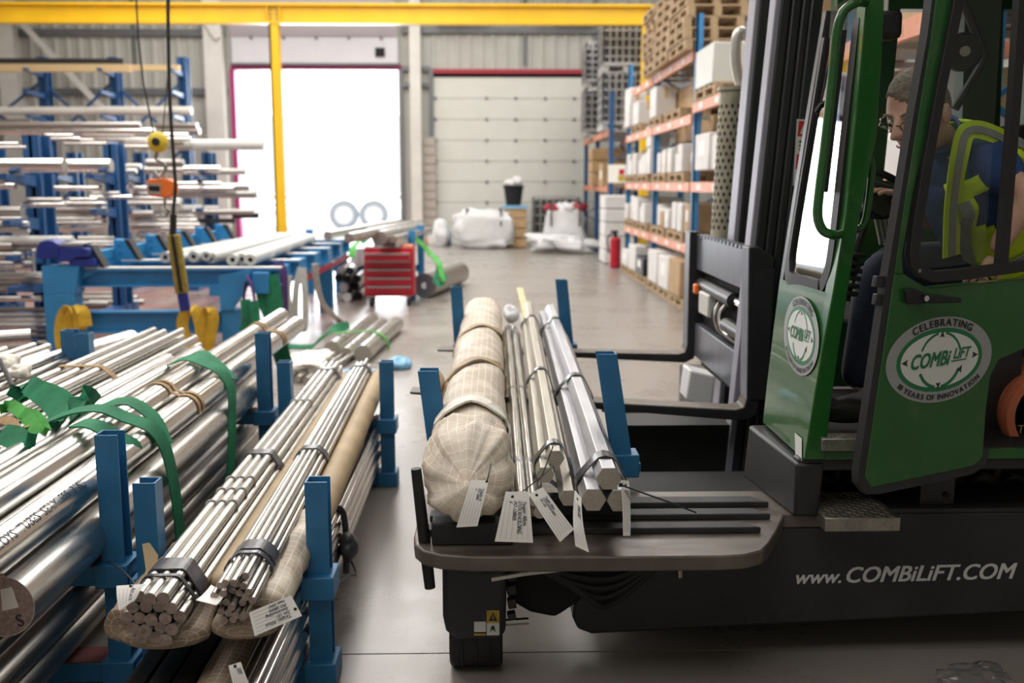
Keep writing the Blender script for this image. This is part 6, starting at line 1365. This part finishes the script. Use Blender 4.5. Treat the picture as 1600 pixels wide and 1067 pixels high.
# tags and cable ties on the load
ptag('white tag hanging over the front of the wrapped roll', q(736, 750, 2.93), q(764, 750, 2.93), q(746, 822, 2.88), q(713, 824, 2.88), ['Tangier A', 'PO 2800', '5'], .014, 'down', [q(764, 740, 2.95), q(767, 725, 3.0)], (.9, .03))
ptag('large white tag hanging in front of the slim round tubes', q(790, 768, 2.90), q(826, 768, 2.90), q(833, 848, 2.86), q(773, 846, 2.86), ['Tangier Alloys.', 'STOCKHOLDING', 'PO 128005', '5'], .01, 'down', [q(820, 765, 2.95), q(845, 745, 3.0), q(864, 728, 3.06)], (.32, .1))
ptag('white tag tilted beside the slim tubes, hung by a long black tie', q(826, 772, 2.93), q(848, 761, 2.93), q(897, 827, 2.88), q(875, 847, 2.88), ['Tangier Alloys', 'STOCKHOLDING', 'PO 128'], .008, 'down', [q(838, 760, 2.96), q(850, 735, 3.02), q(864, 697, 3.08)], (.4, .08))
ptag('narrow white tag seen edge on below the middle hexagonal bars', q(898, 766, 2.95), q(908, 778, 2.92), q(920, 863, 2.86), q(899, 853, 2.89), ['Tangier Alloys', 'Stockholding'], .008, 'down')
ptag('slim white tag behind the rightmost hexagonal bar', q(970, 750, 3.06), q(983, 751, 3.08), q(985, 837, 3.0), q(974, 837, 2.98), ['316 L'], .003, 'down')
t = thing('cable_tie', 'long loose black cable tie lying out to the right over the platform', 'tie', q(968, 757, 3.0)); MB().tube([q(968, 757, 3.0), q(1010, 772, 2.98), q(1050, 786, 2.97), q(1088, 801, 2.96)], .003, n=6).build('tail', M['tie'], t); MB().b(*[c for v in [(lambda p: (p.x-.006, p.x+.006, p.y-.006, p.y+.006, p.z-.006, p.z+.006))(q(970, 757, 3.0))] for c in v]).build('head', M['tie'], t)
# ================================================================ DRIVER
dr = thing('person', 'driver in blue shirt, yellow hi-vis vest and glasses leaning down in the truck cab', 'person', (1.62, 3.6, 1.28))
def skin(name, nodes, edges, mt, par, root=0, sub=2):
    me = bpy.data.meshes.new(name); off = WL[par.name]; me.from_pydata([Vector(p)-off for p, r in nodes], edges, [])
    o = bpy.data.objects.new(name, me); COL.objects.link(o); o.parent = par; WL[o.name] = off
    o.modifiers.new('skin', 'SKIN'); sv = me.skin_vertices[0].data
    for i, (p, r) in enumerate(nodes): sv[i].radius = (r, r) if not isinstance(r, tuple) else r; sv[i].use_root = (i == root)
    sb = o.modifiers.new('subdivision', 'SUBSURF'); sb.levels = sub; sb.render_levels = sub
    dg = bpy.context.evaluated_depsgraph_get(); m2 = bpy.data.meshes.new_from_object(o.evaluated_get(dg)); o.modifiers.clear(); o.data = m2; m2.name = name
    m2.materials.clear(); m2.materials.append(M[mt]); m2.polygons.foreach_set('use_smooth', [True]*len(m2.polygons)); return o
D = lambda a, b, y: Y(a, b, y)
pel = D(1540, 425, 3.80); wst = D(1535, 365, 3.72); chs = D(1518, 285, 3.62); nb_ = D(1478, 225, 3.50); nk = D(1462, 205, 3.46); hd_c = D(1434, 175, 3.36)
shL = D(1535, 250, 3.44); shR = D(1472, 262, 3.76); elL = D(1612, 300, 3.36); wrL = D(1552, 398, 3.42)
elR = D(1448, 350, 3.88); wrR = D(1405, 315, 3.80)
hpL = D(1520, 425, 3.70); hpR = D(1510, 420, 3.95); knL = D(1372, 420, 3.58); knR = D(1375, 405, 3.90); anL = D(1335, 610, 3.56); anR = D(1372, 600, 3.82)
body = skin('body', [(pel, .10), (wst, .10), (chs, .09), (nb_, .05), (nk, .055), (lerp(nk, hd_c, .6), .05), (shL, .035), (elL, .050), (lerp(elL, wrL, .35), .047), (wrL, .032), (shR, .035), (elR, .045), (wrR, .03), (hpL, .09), (knL, .065), (anL, .045), (hpR, .09), (knR, .065), (anR, .045)],
     [(0, 1), (1, 2), (2, 3), (3, 4), (4, 5), (2, 6), (6, 7), (7, 8), (8, 9), (2, 10), (10, 11), (11, 12), (0, 13), (13, 14), (14, 15), (0, 16), (16, 17), (17, 18)], 'skin', dr)
skin('trousers', [(pel, .15), (lerp(pel, wst, .5), .15), (hpL, .11), (lerp(hpL, knL, .5), .095), (knL, .085), (lerp(knL, anL, .5), .07), (anL, .062), (hpR, .11), (knR, .085), (anR, .06)], [(0, 1), (0, 2), (2, 3), (3, 4), (4, 5), (5, 6), (0, 7), (7, 8), (8, 9)], 'navy', dr)
slv = lerp(shL, elL, .8)
skin('shirt', [(lerp(pel, wst, .6), .15), (wst, .152), (chs, .168), (lerp(chs, nb_, .55), .135), (nb_, .10), (shL, .10), (slv, .085), (shR, .10), (lerp(shR, elR, .7), .065)], [(0, 1), (1, 2), (2, 3), (3, 4), (2, 5), (5, 6), (2, 7), (7, 8)], 'shirt', dr)
# collar
cd_ = (hd_c-nb_).normalized(); cs = cd_.orthogonal().normalized(); ct = cd_.cross(cs); ck = lerp(nb_, nk, .6)
MB().strap([ck+cs*(.074*math.cos(j*PI/9))+ct*(.074*math.sin(j*PI/9)) for j in range(18)], .042, .010, up=cd_, closed=True).build('collar', M['shirt'], dr, ang=80)
# vest: shell around the torso with open armholes
ax = [lerp(pel, wst, .35), wst, lerp(wst, chs, .5), chs, lerp(chs, nb_, .4), lerp(chs, nb_, .78)]
RX_ = [(.172, .172), (.172, .168), (.182, .178), (.205, .195), (.215, .175), (.155, .125)]
def frame(i):
    d = (ax[min(i+1, 5)]-ax[max(i-1, 0)]).normalized(); s_ = V(0, 1, 0); s_ = (s_-d*s_.dot(d)).normalized(); return d, s_, d.cross(s_)
nv = 40; RG = []
for i in range(6):
    d, s_, f_ = frame(i); RG.append([ax[i]+s_*(-RX_[i][0]*math.cos(2*PI*j/nv))+f_*(RX_[i][1]*math.sin(2*PI*j/nv)) for j in range(nv)])
def vpt(i, j):
    i0 = min(int(i), 4); t_ = i-i0; return RG[i0][int(j) % nv].lerp(RG[i0+1][int(j) % nv], t_)
vm = MB(); K = 26; vs = [vpt(5*i/K, j) for i in range(K+1) for j in range(nv)]; fs = []
for i in range(K):
    for j in range(nv):
        s_ = 5*(i+.5)/K; jj = min((j+.5) % nv, nv-(j+.5) % nv); hole = s_ > 2.15 and jj < 4.4*math.sin(max(0, min(1, (s_-2.15)/1.0))*PI/2) and s_ < 4.45
        jr = abs((j+.5)-nv/2); hole = hole or (s_ > 2.2 and jr < 4.0 and s_ < 4.3)
        hole = hole or 6.6 < (j+.5) < 16.6
        if not hole: fs.append((i*nv+j, i*nv+(j+1) % nv, (i+1)*nv+(j+1) % nv, (i+1)*nv+j))
vm.add(vs, fs); vest = vm.build('hi_vis_vest', M['vest'], dr, ang=80); sm_ = vest.modifiers.new('thickness', 'SOLIDIFY'); sm_.thickness = .012; sm_.offset = 1
def band(pts, w):
    P = []
    for i, j in pts:
        i0 = min(int(i), 4); p = vpt(i, math.floor(j)).lerp(vpt(i, math.floor(j)+1), j-math.floor(j)); a_ = lerp(ax[i0], ax[i0+1], i-i0); P.append(a_+(p-a_)*1.0+(p-a_).normalized()*.024)
    P2 = cat_rom(P, 3); up = []
    for k_, p in enumerate(P2):
        t_ = (P2[min(k_+1, len(P2)-1)]-P2[max(k_-1, 0)]).normalized(); ctr = min(ax, key=lambda a_: (a_-p).length); up.append(t_.cross((p-ctr).normalized()))
    MB().strap(P2, w, .004, up=up).build('reflective_band', M['reflect'], vest, ang=80)
band([(.75, j) for j in range(-13, 7, 1)], .05)
band([(.55+.3*k, 5.0+.02*k) for k in range(14)], .04); band([(.6+.35*k, 33.5+.05*k) for k in range(12)], .045)
sp = [D(1486, 400, 3.52), D(1489, 320, 3.44), D(1499, 245, 3.355), D(1512, 205, 3.37), D(1548, 208, 3.40), D(1580, 232, 3.44), D(1602, 290, 3.5)]
for w_, e_, nm_, mt_ in ((.062, 0, 'shoulder_strap', 'vest'), (.024, -.006, 'reflective_band', 'reflect')):
    P = cat_rom([p+V(0, e_, 0) for p in sp], 5); U = []
    for k_ in range(len(P)): t_ = (P[min(k_+1, len(P)-1)]-P[max(k_-1, 0)]).normalized(); U.append(t_.cross(V(0, -1, .25)))
    MB().strap(P, w_, .006, up=U).build(nm_, M[mt_], vest, ang=80)
# shoes
for an, lb_ in ((anL, 0), (anR, 1)):
    P = an+V(-.0, 0, -.06); 
    def fn(q_, th, ph): return Vector((q_.x, q_.y*(1-.25*(q_.x < -.04)), max(-.035, q_.z*(1 if q_.x > -.03 else .75))))
    MB().sph(P+V(-.05, 0, -.02), .14, .05, .055, 20, 12, fn=fn).build('shoe', M['shoe'], dr)
# hands: palm plus five bent fingers
def hand(w, d, up, sc=1.0):
    d = Vector(d).normalized(); up = Vector(up); up = (up-d*up.dot(d)).normalized(); sd_ = d.cross(up); nodes = [(w, .026), (w+d*.05, (.034, .018)), (w+d*.085, (.036, .016))]; edges = [(0, 1), (1, 2)]
    for k, (o_, l_) in enumerate(((-.030, .062), (-.010, .072), (.011, .068), (.030, .054))):
        b_ = w+d*.09+sd_*o_; i = len(nodes); nodes += [(b_, .0095), (b_+d*l_*.5-up*.012, .0088), (b_+d*l_*.8-up*.034, .008)]; edges += [(2, i), (i, i+1), (i+1, i+2)]
    i = len(nodes); b_ = w+d*.035-sd_*.036; nodes += [(b_, .012), (b_+d*.03-sd_*.02-up*.01, .0105), (b_+d*.055-sd_*.022-up*.025, .009)]; edges += [(1, i), (i, i+1), (i+1, i+2)]
    return skin('hand', nodes, edges, 'skin', dr, 0, 2)
hand(wrL, wrL-elL, (-.3, -1, 0)); hand(wrR, wrR-elR, (0, -.3, 1))
# head: built in its own frame, then turned down towards the load
fwd = V(-.80, -.50, -.40).normalized(); upv = V(-.30, -.20, 1); upv = (upv-fwd*upv.dot(fwd)).normalized(); rgt = fwd.cross(upv)
MR = Matrix((rgt, fwd, upv)).transposed()
HS = 1.17
def headfn(q_, th, ph):
    x, y, z = q_.x, q_.y, q_.z          # x right, y forward, z up (unit: head half height .12)
    zz = z/.122
    if zz < 0:
        k = 1-.30*min(1, -zz)**1.5; x *= k; y = y*(1-.10*min(1, -zz)) if y > 0 else y*(1-.45*min(1, -zz))
        if y > 0: y += .018*math.exp(-((zz+.85)/.2)**2)
    if y > 0:
        fx = x/.075; g = lambda a, s_: math.exp(-(a/s_)**2)
        y *= 1-.10*g(zz-.25, .6)
        y += .042*g(fx, .19)*g(zz+.24, .14) + .026*g(fx, .14)*g(zz+.04, .17)          # nose
        y += .007*g(zz-.18, .09)*(g(abs(fx)-.42, .3))                                  # brow
        y -= .011*g(abs(fx)-.42, .2)*g(zz-.0, .10)                                     # eye sockets
        y += .006*g(abs(fx)-.55, .25)*g(zz+.2, .16)                                    # cheeks
        y += .008*g(fx, .32)*(g(zz+.50, .05)+g(zz+.62, .05)) - .005*g(fx, .34)*g(zz+.56, .025)   # lips
        y -= .006*g(fx, .4)*g(zz+.72, .06)
    return Vector((x, y, z))*HS
hdm = MB(); HC = hd_c; hdm.sph(HC, .079, .098, .122, 72, 60, M=MR, fn=headfn); head = hdm.build('head', M['skin'], dr, ang=80)
hp_ = lambda x, y, z: HC+MR @ (V(x, y, z)*HS)
def hairfn(q_, th, ph):
    v = headfn(q_, th, ph)/HS; zz = v.z/.122; lim = .52+.08*math.sin(v.x*60) if v.y > .02 else (.52-(.02-v.y)*14 if v.y > -.05 else -.45)
    k = 1.055+.02*noise.noise(v*60) if zz > lim else .93
    return Vector((v.x*k, v.y*k, v.z*k))*HS
MB().sph(HC, .079, .098, .122, 64, 48, M=MR, fn=hairfn).build('hair', M['hair'], dr, ang=80)
for s_ in (-1, 1):
    ea = MB(); ea.sph(hp_(s_*.080, -.012, -.012), .010, .024, .034, 14, 10, M=MR); ea.build('ear', M['skin'], dr, ang=80)
    eb = MB().sph(hp_(s_*.031, .078, -.001), .0125, nu=14, nv=10).build('eye', M['decalwhite'], dr); MB().sph(hp_(s_*.031, .0895, -.004), .0045, nu=10, nv=8).build('iris', M['dark'], eb)
    MB().tube([hp_(s_*.014, .094, .022), hp_(s_*.03, .095, .029), hp_(s_*.05, .083, .024)], .0035, n=6).build('eyebrow', M['hair'], dr)
MB().tube(cat_rom([hp_(-.024, .085, -.068), hp_(0, .101, -.067), hp_(.024, .085, -.068)], 5), .0035, n=8).build('lips', M['lip'], dr)
gl = thing('spectacles', 'thin-framed spectacles on the driver face', 'glasses', HC)
for s_ in (-1, 1):
    oc = [hp_(s_*.034+.022*math.cos(a_*PI/10), .106-.004*abs(math.cos(a_*PI/10)), -.006+.014*math.sin(a_*PI/10)) for a_ in range(20)]
    ln = MB().add(oc, [tuple(range(20))]).build('lens', M['lens'], gl, smooth=False); MB().tube(oc, .0016, closed=True, n=6).build('rim', M['tie'], gl)
    MB().tube([hp_(s_*.055, .104, 0), hp_(s_*.078, .06, .008), hp_(s_*.084, -.01, .006)], .0025, n=6).build('temple', M['chrome'], gl)
MB().tube([hp_(-.013, .106, -.002), hp_(0, .110, .001), hp_(.013, .106, -.002)], .0016, n=6).build('bridge', M['tie'], gl)
gl.parent = dr; gl.location = gl.location-dr.location
for k in ('label', 'category'): del gl[k]
